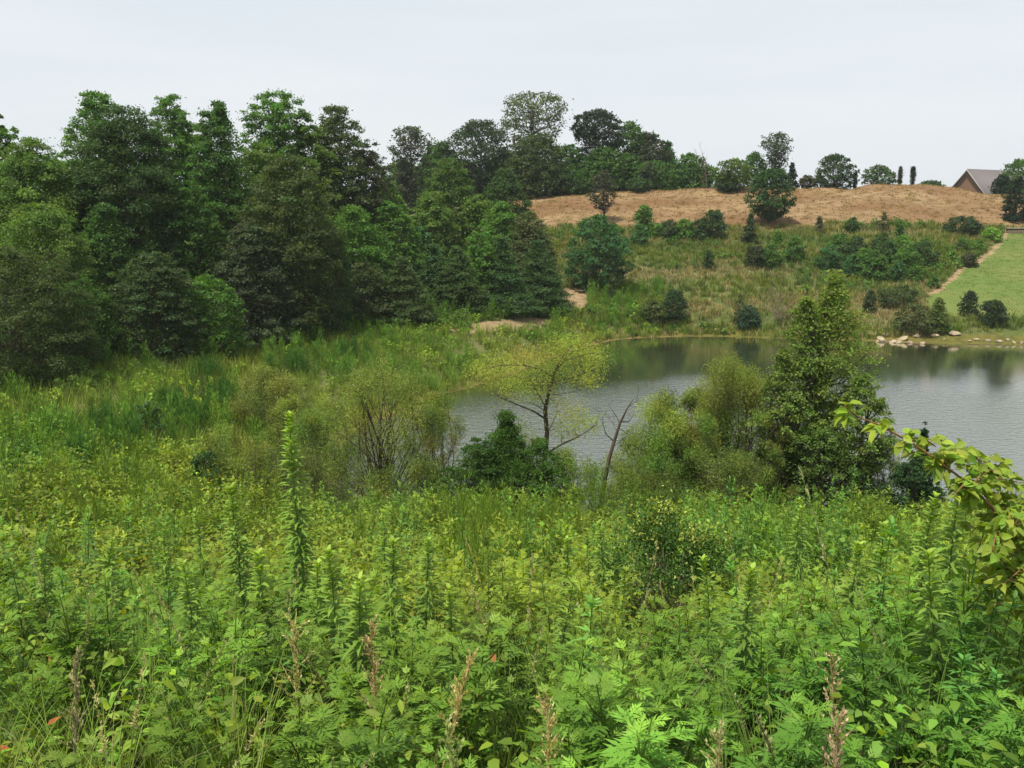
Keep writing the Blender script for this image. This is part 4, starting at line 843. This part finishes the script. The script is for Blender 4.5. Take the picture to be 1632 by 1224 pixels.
def plant_thicket(name, u, vtop, wpx, Y, label, cat='willow', group=None, vb=None, parts=('stems', 'foliage'), **kw):
    if Y is None: Y = hit(u, vb)
    P = at(u, vtop, Y); zb = H(P[0], Y); h = P[2] - zb; w = wpx / FPX * Y; rs = np.random.RandomState(int(u * 3 + vtop))
    root = empty(name, (P[0], Y, zb)); tag(root, label, cat, group); st, fo = thicket(rs, h, w, **kw)
    obj(parts[0], st, M_BARK, root, True); obj(parts[1], fo, M_LEAF, root); return root
WY = (.18, .225, .045); WG = (.145, .21, .04)
plant_thicket('willow', 600, 588, 230, 28.4, 'wide airy willow with many dark stems, water showing through it', n=90, lai=.75, col=WY, bark=(.7, .6, .6), low=.14, base=.22, cs=.085, nbase=9, kind='dome')
plant_thicket('willow', 700, 625, 120, 28.0, 'narrow olive willow between the airy willow and the dark juniper', n=34, lai=.8, col=WY, low=.2, kind='dome')
plant_thicket('willow', 505, 660, 130, 29.5, 'low olive willow at the left flank of the wide airy willow', n=50, lai=1.0, col=WG, low=.4, kind='dome')
plant_thicket('willow', 655, 735, 150, 26.4, 'low willow regrowth at the foot of the wide airy willow', n=40, lai=.7, col=WG, low=.3, kind='dome')
plant_thicket('willow', 428, 595, 130, None, 'rounded yellow green willow bush out on the embankment grass', vb=700, n=44, lai=1.1, col=(.17, .20, .045), leaf=(.10, .024), kind='dome', low=.5)
plant_thicket('willow', 345, 690, 170, 25.0, 'spreading olive willow bush at the left end of the waterside thicket', n=36, lai=.9, col=WY, kind='dome')
plant_thicket('willow', 440, 715, 150, 24.5, 'dull olive willow bush behind the two tallest leafy stalks', n=34, lai=.8, col=(.12, .145, .042), kind='dome')
plant_thicket('willow', 545, 790, 110, 24.6, 'low dark willow bush just above the weeds left of the airy willow', n=24, lai=.8, col=(.085, .12, .035), kind='dome')
plant_thicket('willow', 905, 722, 120, 26.4, 'soft olive willow close at the right side of the dark juniper', n=34, lai=1.1, col=WG, kind='dome')
plant_thicket('willow', 1058, 636, 150, 27.2, 'light green willow right of the leaning dead tree', n=46, lai=1.5, col=(.18, .25, .045), kind='dome', low=.5, cs=.1)
plant_thicket('willow', 1012, 762, 110, 25.4, 'low light green willow bush at the foot of the leaning dead tree', n=30, lai=1.2, col=(.16, .23, .04), kind='dome')
plant_thicket('willow', 1172, 584, 190, 28.0, 'taller yellow green willow touching the big poplar', n=60, lai=1.5, col=(.17, .215, .04), kind='dome', low=.6, cs=.1, bark=(.6, .5, .5))
plant_thicket('willow', 1112, 660, 140, 26.6, 'olive willow in the gap between the light green and the yellow green one', n=36, lai=1.2, col=WG, kind='dome', low=.5)
plant_thicket('willow', 1408, 690, 90, 26.4, 'loose green willow against the right flank of the big poplar', n=34, lai=1.1, col=(.10, .155, .045), kind='skirt')
plant_thicket('willow', 1045, 728, 150, 25.6, 'broad low willow bush in front of the light green willow', n=40, lai=1.2, col=(.13, .19, .04), kind='dome', low=.4)
plant_thicket('willow', 1150, 722, 150, 25.6, 'broad low olive bush in front of the taller yellow green willow', n=40, lai=1.2, col=(.12, .165, .04), kind='dome', low=.4)
plant_thicket('willow', 1225, 660, 90, 26.2, 'olive willow squeezed between the tall willow and the leafy trees', n=34, lai=1.2, col=(.14, .19, .04), kind='dome', low=.4)
plant_thicket('willow', 1120, 610, 90, 28.6, 'slim light willow rising in the notch between the two big willows', n=34, lai=1.1, col=(.17, .225, .045), kind='dome', low=.4)
plant_thicket('willow', 470, 640, 110, 30.5, 'loose yellow green willow behind the left flank of the airy willow', n=34, lai=.9, col=WY, kind='dome', low=.3)
plant_tree('juniper', 808, 660, 180, 26.2, 'conic', (.06, .125, .022), label='dark green juniper with a ragged peak in front of the water', cat='juniper', n_cl=170, leafk=.75, lai=2.4, droop=-.2, lumps=.5, csz=.10, needle=False, depthk=1)
plant_tree('juniper', 762, 704, 120, 25.6, 'dome', (.052, .11, .022), label='lower dark juniper at the left foot of the ragged peaked one', cat='juniper', n_cl=110, leafk=.75, lai=2.2, droop=-.2, lumps=.5)
plant_tree('juniper', 856, 704, 120, 25.8, 'dome', (.068, .135, .024), label='lower juniper with brighter tips at the right foot of the peaked one', cat='juniper', n_cl=110, leafk=.75, lai=2.2, droop=-.2, lumps=.5)
plant_tree('poplar_tree', 1332, 440, 120, 27.6, 'post', (.14, .205, .036), label='tall poplar with a light green tip rising over the far bank', n_cl=230, leafk=1.1, lai=1.15, lumps=.6, csz=.11, fill=.3, inner=.2, base=.12)
plant_tree('broadleaf_tree', 1286, 462, 84, 27.2, 'post', (.125, .19, .034), label='leafy tree wrapped round the left side of the tall poplar', n_cl=150, leafk=1.1, lai=1.1, lumps=.6, csz=.11, fill=.3)
plant_tree('broadleaf_tree', 1250, 562, 90, 26.8, 'post', (.12, .18, .034), label='broad tree at the left foot of the tall poplar, beside a willow', n_cl=190, leafk=1.05, lai=1.6, lumps=.6, csz=.10, fill=.3)
plant_tree('broadleaf_tree', 1374, 600, 110, 26.4, 'post', (.125, .19, .034), label='green leafy tree at the right foot of the tall poplar', n_cl=190, leafk=1.05, lai=1.5, lumps=.6, fill=.3)
plant_tree('broadleaf_tree', 1310, 680, 140, 26.0, 'dome', (.085, .14, .030), label='dark low tree in front of the tall poplar trunk', n_cl=190, leafk=1.05, lai=1.7, lumps=.5, fill=.3)
plant_tree('juniper', 1474, 678, 60, 23.5, 'conic', (.030, .07, .028), label='dark pointed juniper under the arching yellow green branch', cat='juniper', n_cl=110, leafk=.8, lai=2.2, droop=-.2)
plant_tree('juniper', 1462, 730, 100, 23.2, 'dome', (.036, .078, .028), label='wide dark juniper around the foot of the pointed juniper', cat='juniper', n_cl=110, leafk=.8, lai=2.2, droop=-.2)
plant_tree('round_bush', 238, 640, 62, None, 'dome', (.06, .12, .035), label='dark leafy shrub standing alone in the left meadow', cat='bush', vbase=705, n_cl=50, lai=1.7, parts=('stem', 'foliage'))
plant_tree('round_bush', 322, 720, 60, 23.5, 'dome', (.05, .10, .03), label='small dark shrub at the left foot of the waterside willows', cat='bush', n_cl=50, lai=1.7, parts=('stem', 'foliage'))
plant_tree('sapling', 108, 566, 90, 36.0, 'dome', (.115, .19, .04), label='light green sapling clump at the edge of the left wood', cat='sapling', n_cl=50, lai=.9, lumps=.6, csz=.14)
plant_tree('sapling', 45, 578, 50, 35.0, 'skirt', (.10, .17, .04), label='smaller light sapling nearest the left edge by the wood', cat='sapling', n_cl=40, lai=.9, lumps=.6, csz=.14)
for u, vt, w, Y, lb in ((735, 492, 40, 57, 'bright leafy sapling left of the dirt track at the wood edge'), (640, 508, 34, 54.5, 'small bright sapling in front of the tiered evergreen'), (790, 480, 60, 62, 'low bright shrub along the wood edge above the dirt track'), (845, 474, 60, 65, 'low bright shrub where the dirt track meets the wood'), (700, 500, 30, 56.5, 'tiny bright sapling left of the leafy one by the track'), (520, 524, 30, 51, 'tiny bright sapling by the vine covered column')):
    plant_tree('sapling' if 'sapling' in lb else 'low_bush', u, vt, w, Y, 'dome', (.10, .175, .035), label=lb, cat='sapling' if 'sapling' in lb else 'bush', n_cl=30, lai=1.4, lumps=.6, csz=.16, parts=('trunk', 'crown') if 'sapling' in lb else ('stem', 'foliage'))

# the slanting sapling whose yellow green foliage hangs in flat sprays over the water
def path3(pix, Y, yj, rs): return np.array([at(u, v, Y + j) for (u, v), j in zip(pix, np.linspace(0, yj, len(pix)))])
def slanting():
    rs = np.random.RandomState(8); Y = 27.6; b = at(869, 730, Y); zb = H(b[0], Y); root = empty('slanting_tree', (b[0], Y, zb)); tag(root, 'slender dark stemmed tree with yellow green sprays hanging over the water', 'tree')
    O = np.array([b[0], Y, zb]); tr = MB(); cr = MB()
    main = np.array([[b[0] + .02, Y, zb - .2]] + [at(u, v, Y) for u, v in ((868, 770), (869, 730), (872, 690), (869, 654), (873, 633), (878, 610), (886, 590), (892, 576), (902, 562), (914, 549))])
    tube(tr, main - O, [.085, .08, .075, .072, .064, .056, .048, .040, .033, .022, .012], 7, (.75, .7, .7))
    limbs = [([(870, 668), (850, 655), (825, 645), (805, 637), (788, 628)], -1.0, .034), ([(870, 650), (858, 628), (848, 612), (843, 600)], -.6, .022), ([(868, 655), (856, 646), (843, 640)], .5, .018),
             ([(873, 722), (895, 708), (920, 697), (938, 686), (952, 676)], -.8, .036), ([(868, 715), (850, 702), (835, 695), (826, 688)], .7, .024), ([(872, 690), (882, 672), (888, 655)], .6, .02),
             ([(878, 612), (895, 606), (920, 600), (945, 590), (958, 585)], .8, .02), ([(880, 600), (860, 588), (835, 582), (800, 582), (770, 588)], -.9, .022), ([(886, 590), (900, 575), (930, 566), (950, 562)], -.5, .016), ([(874, 630), (895, 628), (925, 622)], .9, .015), ([(892, 576), (875, 562), (850, 556)], .6, .012)]
    tips = []
    for pix, yj, r in limbs:
        p = path3(pix, Y, yj, rs) - O; tube(tr, p, np.linspace(r, .006, len(p)), 5, (.7, .65, .65))
        for k in range(1, len(p)):
            for j in range(3): f = rs.rand(); q = p[k - 1] * (1 - f) + p[k] * f; e = q + norm(rs.normal(size=3) * np.array([1, 1, .35]) + np.array([0, 0, .25])) * rs.uniform(.25, .55); tube(tr, [q, q * .5 + e * .5 + np.array([0, 0, .04]), e], [.008, .006, .003], 3, (.7, .65, .6)); tips.append((e, k / len(p)))
    # flat sprays: (u, v, half width px, half height px)
    pads = [(765, 588, 22, 10), (790, 596, 26, 14), (820, 600, 26, 18), (845, 585, 22, 16), (800, 574, 24, 10), (835, 566, 22, 10), (862, 612, 18, 16), (878, 560, 22, 14), (905, 552, 24, 14), (930, 566, 26, 14), (950, 578, 18, 18), (925, 596, 24, 14), (895, 590, 20, 16), (940, 608, 14, 8),
            (905, 548, 12, 10), (850, 625, 20, 12), (820, 615, 18, 8), (785, 612, 14, 6), (905, 655, 22, 14), (930, 668, 22, 14), (915, 680, 24, 12), (895, 690, 16, 12), (945, 676, 10, 8), (830, 682, 18, 10), (845, 700, 14, 10), (885, 640, 14, 10), (808, 630, 14, 6)]
    for u, v, a, bb in pads:
        k = int(a * bb * 2.1); c = at(u, v, Y + rs.uniform(-.9, .9)) - O; sx = a / FPX * Y; sz = bb / FPX * Y
        P = c + rs.normal(size=(k, 3)) * np.array([sx * .75, sx * .6, sz * .95]); d = rs.normal(size=(k, 3)) * np.array([1, 1, .5]) - np.array([0, 0, .35])
        cl = np.array([.27, .31, .055]) * rs.uniform(.7, 1.3, (k, 1)) * (1 + rs.normal(size=(1, 3)) * .07); leaves(cr, P, d, rs.normal(size=(k, 3)) * .6 + np.array([0, 0, 1]), rs.uniform(.06, .12, k), rs.uniform(.014, .026, k), cl)
        near_ = min(limbs, key=lambda L_: min((u - x) ** 2 + (v - y) ** 2 for x, y in L_[0])); kk = min(range(len(near_[0])), key=lambda i: (u - near_[0][i][0]) ** 2 + (v - near_[0][i][1]) ** 2)
        s = path3(near_[0], Y, near_[1], rs)[kk] - O; tube(tr, [s, s * .5 + c * .5 - np.array([0, 0, .05]), c], [.011, .008, .003], 4, (.7, .65, .6))
    obj('trunk', tr, M_BARK, root, True); obj('crown', cr, M_LEAF, root)
slanting()
def leaning():
    rs = np.random.RandomState(9); Y = 26.6; b = at(958, 812, Y); zb = H(b[0], Y); O = np.array([b[0], Y, zb]); mb = MB()
    m = np.array([[b[0], Y, zb - .2]] + [at(u, v, Y) for u, v in ((960, 795), (965, 760), (971, 730), (980, 700), (988, 675), (1000, 650), (1010, 636))]) - O
    tube(mb, m, [.075, .07, .062, .055, .048, .038, .022, .008], 7, (.8, .72, .68))
    for pix, yj, r in (([(978, 703), (966, 692), (962, 680), (960, 664)], -.3, .02), ([(988, 676), (983, 664), (976, 654), (970, 644)], .3, .018), ([(990, 672), (1002, 672), (1008, 664), (1012, 652)], .3, .016), ([(975, 715), (990, 702), (1000, 694)], -.4, .012), ([(986, 682), (998, 690), (1010, 694)], .4, .01), ([(984, 690), (978, 676), (972, 668), (958, 655)], .5, .010), ([(1000, 650), (1014, 640), (1018, 622)], -.3, .009), ([(966, 752), (952, 740), (945, 735)], .2, .012), ([(968, 745), (984, 738), (996, 730)], -.3, .010)):
        p = path3(pix, Y, yj, rs) - O; tube(mb, p, np.linspace(r, .004, len(p)), 5, (.85, .78, .74))
        for k in range(1, len(p)): twigs(mb, rs, p[k], norm(p[k] - p[k - 1] + rs.normal(size=3) * .3), .35, .005, 1, (.9, .85, .8))
    o = obj('dead_tree', mb, M_BARK, smooth=True); o.location = tuple(O); tag(o, 'leafless leaning tree against the water between two willows', 'tree')
leaning()

# ------------------------------------------------------------------ feathery clumps of the left meadow, one by one
fl = [(48, 692, 775, 44, 'feathery green clump nearest the left edge in the meadow'), (78, 648, 738, 60, 'taller feathery clump right behind the leftmost one'), (128, 668, 772, 56, 'dark feathery clump with a sharply lit edge, second from the left'), (172, 655, 762, 50, 'feathery clump in the middle of the left meadow row'), (205, 640, 745, 44, 'tall feathery clump left of the lone dark shrub'),
      (150, 628, 715, 60, 'feathery clump behind the middle of the left meadow row'), (300, 618, 690, 60, 'feathery clump right of the lone dark shrub'), (350, 585, 655, 64, 'feathery clump below the layered trees at the crest'), (400, 600, 670, 40, 'feathery clump left of the yellow green willow bush'), (330, 558, 615, 70, 'feathery clump on the crest before the small layered tree'),
      (265, 600, 660, 50, 'feathery clump above the lone dark shrub'), (470, 548, 600, 60, 'feathery clump on the crest before the large olive tree'), (560, 528, 575, 60, 'feathery clump on the crest right of the vine column')]
for i, (u, vt, vb, w, lb) in enumerate(fl):
    rs = np.random.RandomState(900 + i); Y = hit(u, vb, 18); P = at(u, vt, Y); zb = H(P[0], Y); h = P[2] - zb; W_ = w / FPX * Y; k = 24; mb = MB()
    px = rs.normal(size=k) * W_ * .26; py = rs.normal(size=k) * W_ * .3; tp = [t_plume(rs, h * rs.uniform(.7, 1.0), 130, .26, .020, .11, C3(.055, .135, .022) * rs.uniform(.85, 1.15), stems=2) for _ in range(4)]
    for j in range(4): q = np.arange(k) % 4 == j; stamp(mb, tp[j], np.stack([px[q], py[q], height(P[0] + px[q], Y + py[q]) - zb], 1), rs.uniform(0, 6, q.sum()), rs.uniform(.75, 1.05, q.sum()), tilt=rs.normal(size=(q.sum(), 2)) * .05)
    o = obj('feathery_clump', mb, M_GRASS); o.location = (P[0], Y, zb); tag(o, lb, 'plant', 'feathery clumps in the left meadow')

# ------------------------------------------------------------------ tall stalks and dry stalks in the foreground
tall = [(262, 830, 7.2, 110, .12, 'slim leafy stalk left of the stalk among the brambles'), (150, 845, 6.8, 110, .12, 'leafy stalk in the far left brambles'), (60, 870, 6.2, 110, .12, 'leafy stalk nearest the left edge of the weeds'), (680, 850, 7.0, 110, .12, 'leafy stalk rising before the left side of the dark junipers'), (575, 905, 4.0, 130, .13, 'big leaved stalk in front of the pale tipped one'), (425, 880, 4.8, 120, .12, 'leafy stalk in front of the two tallest stalks'), (910, 850, 7.2, 100, .11, 'leafy stalk below the soft olive willow'), (1350, 850, 5.6, 120, .12, 'leafy stalk between the bluish and the drooping ones'), (1590, 815, 5.6, 120, .12, 'leafy stalk hard against the right edge'), (463, 655, 6.0, 250, .125, 'tallest leafy stalk of all, its light tip reaching up to the willows'), (400, 758, 5.8, 170, .13, 'second tall leafy stalk, left of the tallest one'), (600, 845, 5.4, 120, .12, 'leafy stalk with pale tip right of the two tallest stalks'), (548, 868, 4.6, 130, .12, 'dark leaved stalk between the tallest stalk and the pale tipped one'),
        (508, 888, 5.4, 110, .11, 'shorter leafy stalk just right of the tallest one'), (628, 815, 8.0, 100, .12, 'distant leafy stalk below the airy willow'), (288, 892, 4.6, 110, .11, 'leafy stalk standing alone at left among the brambles'), (330, 800, 8.6, 100, .12, 'distant leafy stalk left of the second tallest'), (440, 790, 6.4, 120, .12, 'leafy stalk half hidden between the two tallest'),
        (1449, 772, 5.4, 140, .12, 'leafy stalk with a light green tuft, tallest at the right'), (1512, 742, 5.2, 130, .12, 'leafy stalk rising close under the arching branch'), (1300, 790, 8.4, 130, .12, 'bluish leafy stalk before the foot of the big poplar'), (1205, 893, 4.2, 110, .10, 'fresh green stalk right of the dark hollow shrub'), (1150, 880, 5.0, 100, .10, 'leafy stalk just right of the dark hollow'),
        (1412, 835, 5.0, 110, .11, 'drooping leaved stalk left of the light tufted one'), (1270, 800, 8.0, 120, .12, 'leafy stalk left of the bluish one before the poplar'), (870, 905, 4.6, 80, .09, 'slim stalk standing up at the middle of the weeds'), (990, 820, 8.2, 90, .11, 'pale tipped stalk left of the yellowish shrub'), (720, 925, 4.4, 70, .10, 'short stalk left of the dark gap in the weeds'), (1560, 860, 4.0, 110, .12, 'broad leaved stalk at right below the arching branch')]
for i, (u, v, Y, n, L, lb) in enumerate(tall):
    rs = np.random.RandomState(1200 + i); P = at(u, v, Y); zb = H(P[0], Y); h = P[2] - zb; root = empty('leafy_stalk', (P[0], Y, zb - .03)); tag(root, lb, 'plant', 'tall leafy stalks standing out of the weeds')
    root.rotation_euler = (rs.normal() * .05, rs.normal() * .06, 0)
    fo = MB(); st = MB(); t_stalk(rs, h, int(n * 1.9), L * 1.15, .024, col=C3(.085, .175, .030) if i not in (9, 12) else C3(.12, .22, .035), tipc=(.26, .38, .06), mb=fo, sm=st, bare_low=.2)
    if i == 0:                                             # flowering side sprays of the tallest stalk
        k = 260; f = rs.uniform(.55, 1, k); ph = rs.uniform(0, 6.28, k); r = .16 * (1.15 - f) / .6 * rs.rand(k) ** .5; Pp = np.stack([r * np.cos(ph), r * np.sin(ph), h * f + .05], 1)
        leaves(fo, Pp, np.stack([np.cos(ph), np.sin(ph), np.ones(k)], 1), rs.normal(size=(k, 3)), .05, .012, C3(.12, .24, .05) * rs.uniform(.7, 1.3, (k, 1)))
    obj('stem', st, M_STEM, root, True); obj('leaves', fo, M_WEED, root)
dry = [(480, 985, 3.6, .10, (.46, .40, .17), 'tan seed stalk with many spiky side heads below the dark leaved stalk'), (592, 985, 3.5, -.03, (.42, .31, .17), 'pinkish tan dry stalk right of the tan seed stalk'), (755, 1040, 3.2, .35, (.46, .36, .16), 'leaning tan dry stalk at the middle'), (1322, 1040, 3.2, -.12, (.44, .36, .20), 'thin brown dry stalk tallest at the lower right'),
       (868, 1105, 2.7, -.1, (.46, .38, .18), 'short tan dry stalk near the bottom centre'), (1345, 1130, 2.4, .05, (.38, .29, .18), 'brown dry stalk with crumpled leaves at the bottom right'), (108, 1040, 3.0, .05, (.30, .27, .15), 'greyish tan dry stalk at the lower left'), (690, 1150, 2.2, -.25, (.30, .34, .13), 'pale green nodding seed spike at the bottom centre'), (1150, 1160, 2.3, .05, (.34, .32, .15), 'pale seed spike at the bottom, left of the crumpled dry stalk')]
for i, (u, v, Y, ln, col, lb) in enumerate(dry):
    rs = np.random.RandomState(1500 + i); P = at(u, v, Y); zb = H(P[0], Y); h = P[2] - zb; mb = MB(); f = np.linspace(0, 1, 8); wob = np.cumsum(rs.normal(size=8)) * .006
    root = empty('dry_stalk', (P[0] - ln * h * .6, Y, zb - .02)); pts = np.stack([ln * h * .6 * f ** 1.6 + wob, wob * .6, h * f], 1); tube(mb, pts, np.linspace(.006, .0025, 8), 4, np.array(col) * 1.1); sd2 = MB(); g = np.random.RandomState(i).permutation(np.linspace(.56, 1, 110)); q = np.stack([np.interp(g, f, pts[:, k]) for k in range(3)], 1); leaves(sd2, q, rs.normal(size=(110, 3)) * .4 + np.array([0, 0, 1]), rs.normal(size=(110, 3)), .018, .006, np.array(col) * 1.3 * rs.uniform(.7, 1.3, (110, 1)))
    for j in range(34):
        g = .58 + .42 * (j + rs.rand()) / 34; p = np.array([np.interp(g, f, pts[:, k]) for k in range(3)]); d = norm(np.array([rs.normal() * .5, rs.normal() * .5, 1.0])); L = (.16 if i == 0 else .09) * (1.25 - g) * 1.6; e = p + d * L
        tube(mb, [p, e], [.002, .0012], 3, np.array(col) * .9); k = 9; ff = rs.rand(k, 1); leaves(sd2, p + (e - p) * ff, d + rs.normal(size=(k, 3)) * .25, rs.normal(size=(k, 3)), .016, .006, np.array(col) * 1.35 * rs.uniform(.7, 1.3, (k, 1)))
    v_, q_, t_, c_ = sd2.arrays(); mb.add(v_, q=q_, c=c_); o = obj('dry_stalk', mb, M_GRASS); o.location = root.location.copy(); bpy.data.objects.remove(root); tag(o, lb, 'plant', 'dry stalks among the weeds')

# shrub with a dark hollow underneath, and the arching branch at the right
def hollow_shrub():
    rs = np.random.RandomState(31); Y = 8.5; P = at(1068, 812, Y); zb = H(P[0], Y); h = P[2] - zb; root = empty('hollow_shrub', (P[0], Y, zb)); tag(root, 'yellow tipped shrub with a dark hollow under its leaves', 'shrub')
    st = MB(); fo = MB(); n = 46; T = []
    for i in range(n):
        a = rs.uniform(0, 6.28); t = rs.rand(); r = .50 * math.sqrt(max(0, 1 - t ** 2.2)) * rs.uniform(.3, 1.35); z = h * (.52 + .46 * t); e = np.array([r * math.cos(a), r * math.sin(a), z]); T.append(e); b = np.array([rs.normal() * .04, rs.normal() * .04, -.05])
        tube(st, [b, b * .6 + e * .4 + np.array([0, 0, .1]), e * .8 + b * .2 + np.array([0, 0, .05]), e], [.012, .008, .005, .002], 4, (.35, .28, .2))
    for i in range(26):
        a = rs.uniform(.2, 2.9); z = h * rs.uniform(.03, .55); e = np.array([.42 * math.cos(a), .30 * math.sin(a) + .12, z]); T.append(e); tube(st, [(0, 0, -.05), e * .5, e], [.008, .005, .002], 3, (.35, .28, .2))
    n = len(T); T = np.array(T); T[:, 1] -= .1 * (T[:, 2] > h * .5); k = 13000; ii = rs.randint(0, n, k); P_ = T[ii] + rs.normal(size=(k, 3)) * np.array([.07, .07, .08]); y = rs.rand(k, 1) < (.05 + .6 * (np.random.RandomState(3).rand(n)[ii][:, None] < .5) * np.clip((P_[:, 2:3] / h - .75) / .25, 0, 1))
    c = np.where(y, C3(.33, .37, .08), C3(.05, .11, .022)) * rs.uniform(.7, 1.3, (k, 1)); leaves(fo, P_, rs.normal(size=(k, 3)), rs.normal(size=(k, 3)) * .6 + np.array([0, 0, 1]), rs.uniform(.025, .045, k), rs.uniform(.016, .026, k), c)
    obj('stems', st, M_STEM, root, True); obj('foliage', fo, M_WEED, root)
hollow_shrub()
def arching():
    rs = np.random.RandomState(44); Y = 4.3; pix = [(1341, 643), (1366, 664), (1403, 678), (1450, 704), (1497, 736), (1548, 774), (1598, 828), (1650, 905), (1700, 1010)]
    yj = np.linspace(-.35, 0, len(pix)); P = np.array([at(u, v, Y + j) for (u, v), j in zip(pix, yj)]); zb = H(P[-1][0] + .12, Y); root = empty('arching_sapling', (P[-1][0] + .12, Y, zb)); tag(root, 'yellow green broad leaved sapling arching in over the pond from the right edge', 'sapling')
    O = np.array([P[-1][0] + .12, Y, zb]); st = MB(); fo = MB(); pts = np.concatenate([P - O, [[-.02, 0, .25], [0, 0, -.05]]]); tube(st, pts, np.linspace(.0025, .009, len(pts)), 6, (.22, .11, .05))
    def lf(p, d, L, c): leaves(fo, p[None], d[None], (rs.normal(size=(1, 3)) * .45 + np.array([[0, -.35, .8]])), L, L * .60, c[None], kind=8)
    def dress(q, dens, Lm, jit=.0):
        for k in range(1, len(q)):
            seg = q[k] - q[k - 1]; m = max(1, int(np.linalg.norm(seg) * dens))
            for j in range(m):
                p = q[k - 1] + seg * (j + rs.rand()) / m; a = rs.uniform(0, 6.28); d0 = norm(np.array([math.cos(a), math.sin(a) * .7, rs.uniform(-.7, .7)])); pe = p + d0 * .03; tube(st, [p, pe], [.0014, .001], 3, (.20, .16, .05))
                for s in (-1, 0, 1): dd = norm(d0 + np.cross(d0, [0, 0, 1]) * s * 1.0 + rs.normal(size=3) * .2 - np.array([0, 0, .15])); lf(pe, dd, Lm * rs.uniform(.65, 1.1), C3(.20, .275, .035) * rs.uniform(.7, 1.25) * (1 + rs.normal(size=3) * np.array([.12, .03, .1])))
    dress(pts[:-2], 42, .070)
    for k, tgt in ((4, (1600, 745)), (5, (1632, 770)), (5, (1560, 800)), (6, (1650, 800)), (6, (1580, 880)), (7, (1600, 930)), (6, (1625, 860)), (7, (1690, 850)), (4, (1540, 722)), (3, (1492, 712)), (7, (1575, 905)), (6, (1545, 850)), (6, (1600, 800)), (7, (1640, 880)), (5, (1590, 748)), (7, (1625, 960)), (5, (1520, 790)), (8, (1560, 860)), (8, (1600, 905)), (8, (1632, 930)), (7, (1560, 930)), (7, (1610, 820)), (8, (1640, 980)), (6, (1565, 760)), (8, (1585, 960))):
        s = pts[k]; e = at(tgt[0], tgt[1], Y + rs.uniform(-.35, .35)) - O; md = s * .5 + e * .5 + np.array([0, 0, .03]); q = np.array([s, md, e]); tube(st, q, [.005, .0035, .0015], 4, (.24, .12, .05)); dress(q, 52, .068)
    obj('stem', st, M_STEM, root, True); obj('leaves', fo, M_WEED, root)
arching()


# ------------------------------------------------------------------ thin summer haze over the whole place
mb = MB(); x0, x1, y0, y1, z0, z1 = -720, 820, -60, 920, -3.2, 60
mb.add([(x0, y0, z0), (x1, y0, z0), (x1, y1, z0), (x0, y1, z0), (x0, y0, z1), (x1, y0, z1), (x1, y1, z1), (x0, y1, z1)], q=[(3, 2, 1, 0), (4, 5, 6, 7), (0, 1, 5, 4), (1, 2, 6, 5), (2, 3, 7, 6), (3, 0, 4, 7)])
m, N_, K_ = mat_new('haze_air'); o_ = N_('ShaderNodeOutputMaterial'); v_ = N_('ShaderNodeVolumePrincipled'); v_.inputs['Color'].default_value = (.86, .92, 1, 1); v_.inputs['Density'].default_value = .00022
K_(v_.outputs[0], o_.inputs['Volume']); tag(obj('haze', mb, m), kind='stuff')
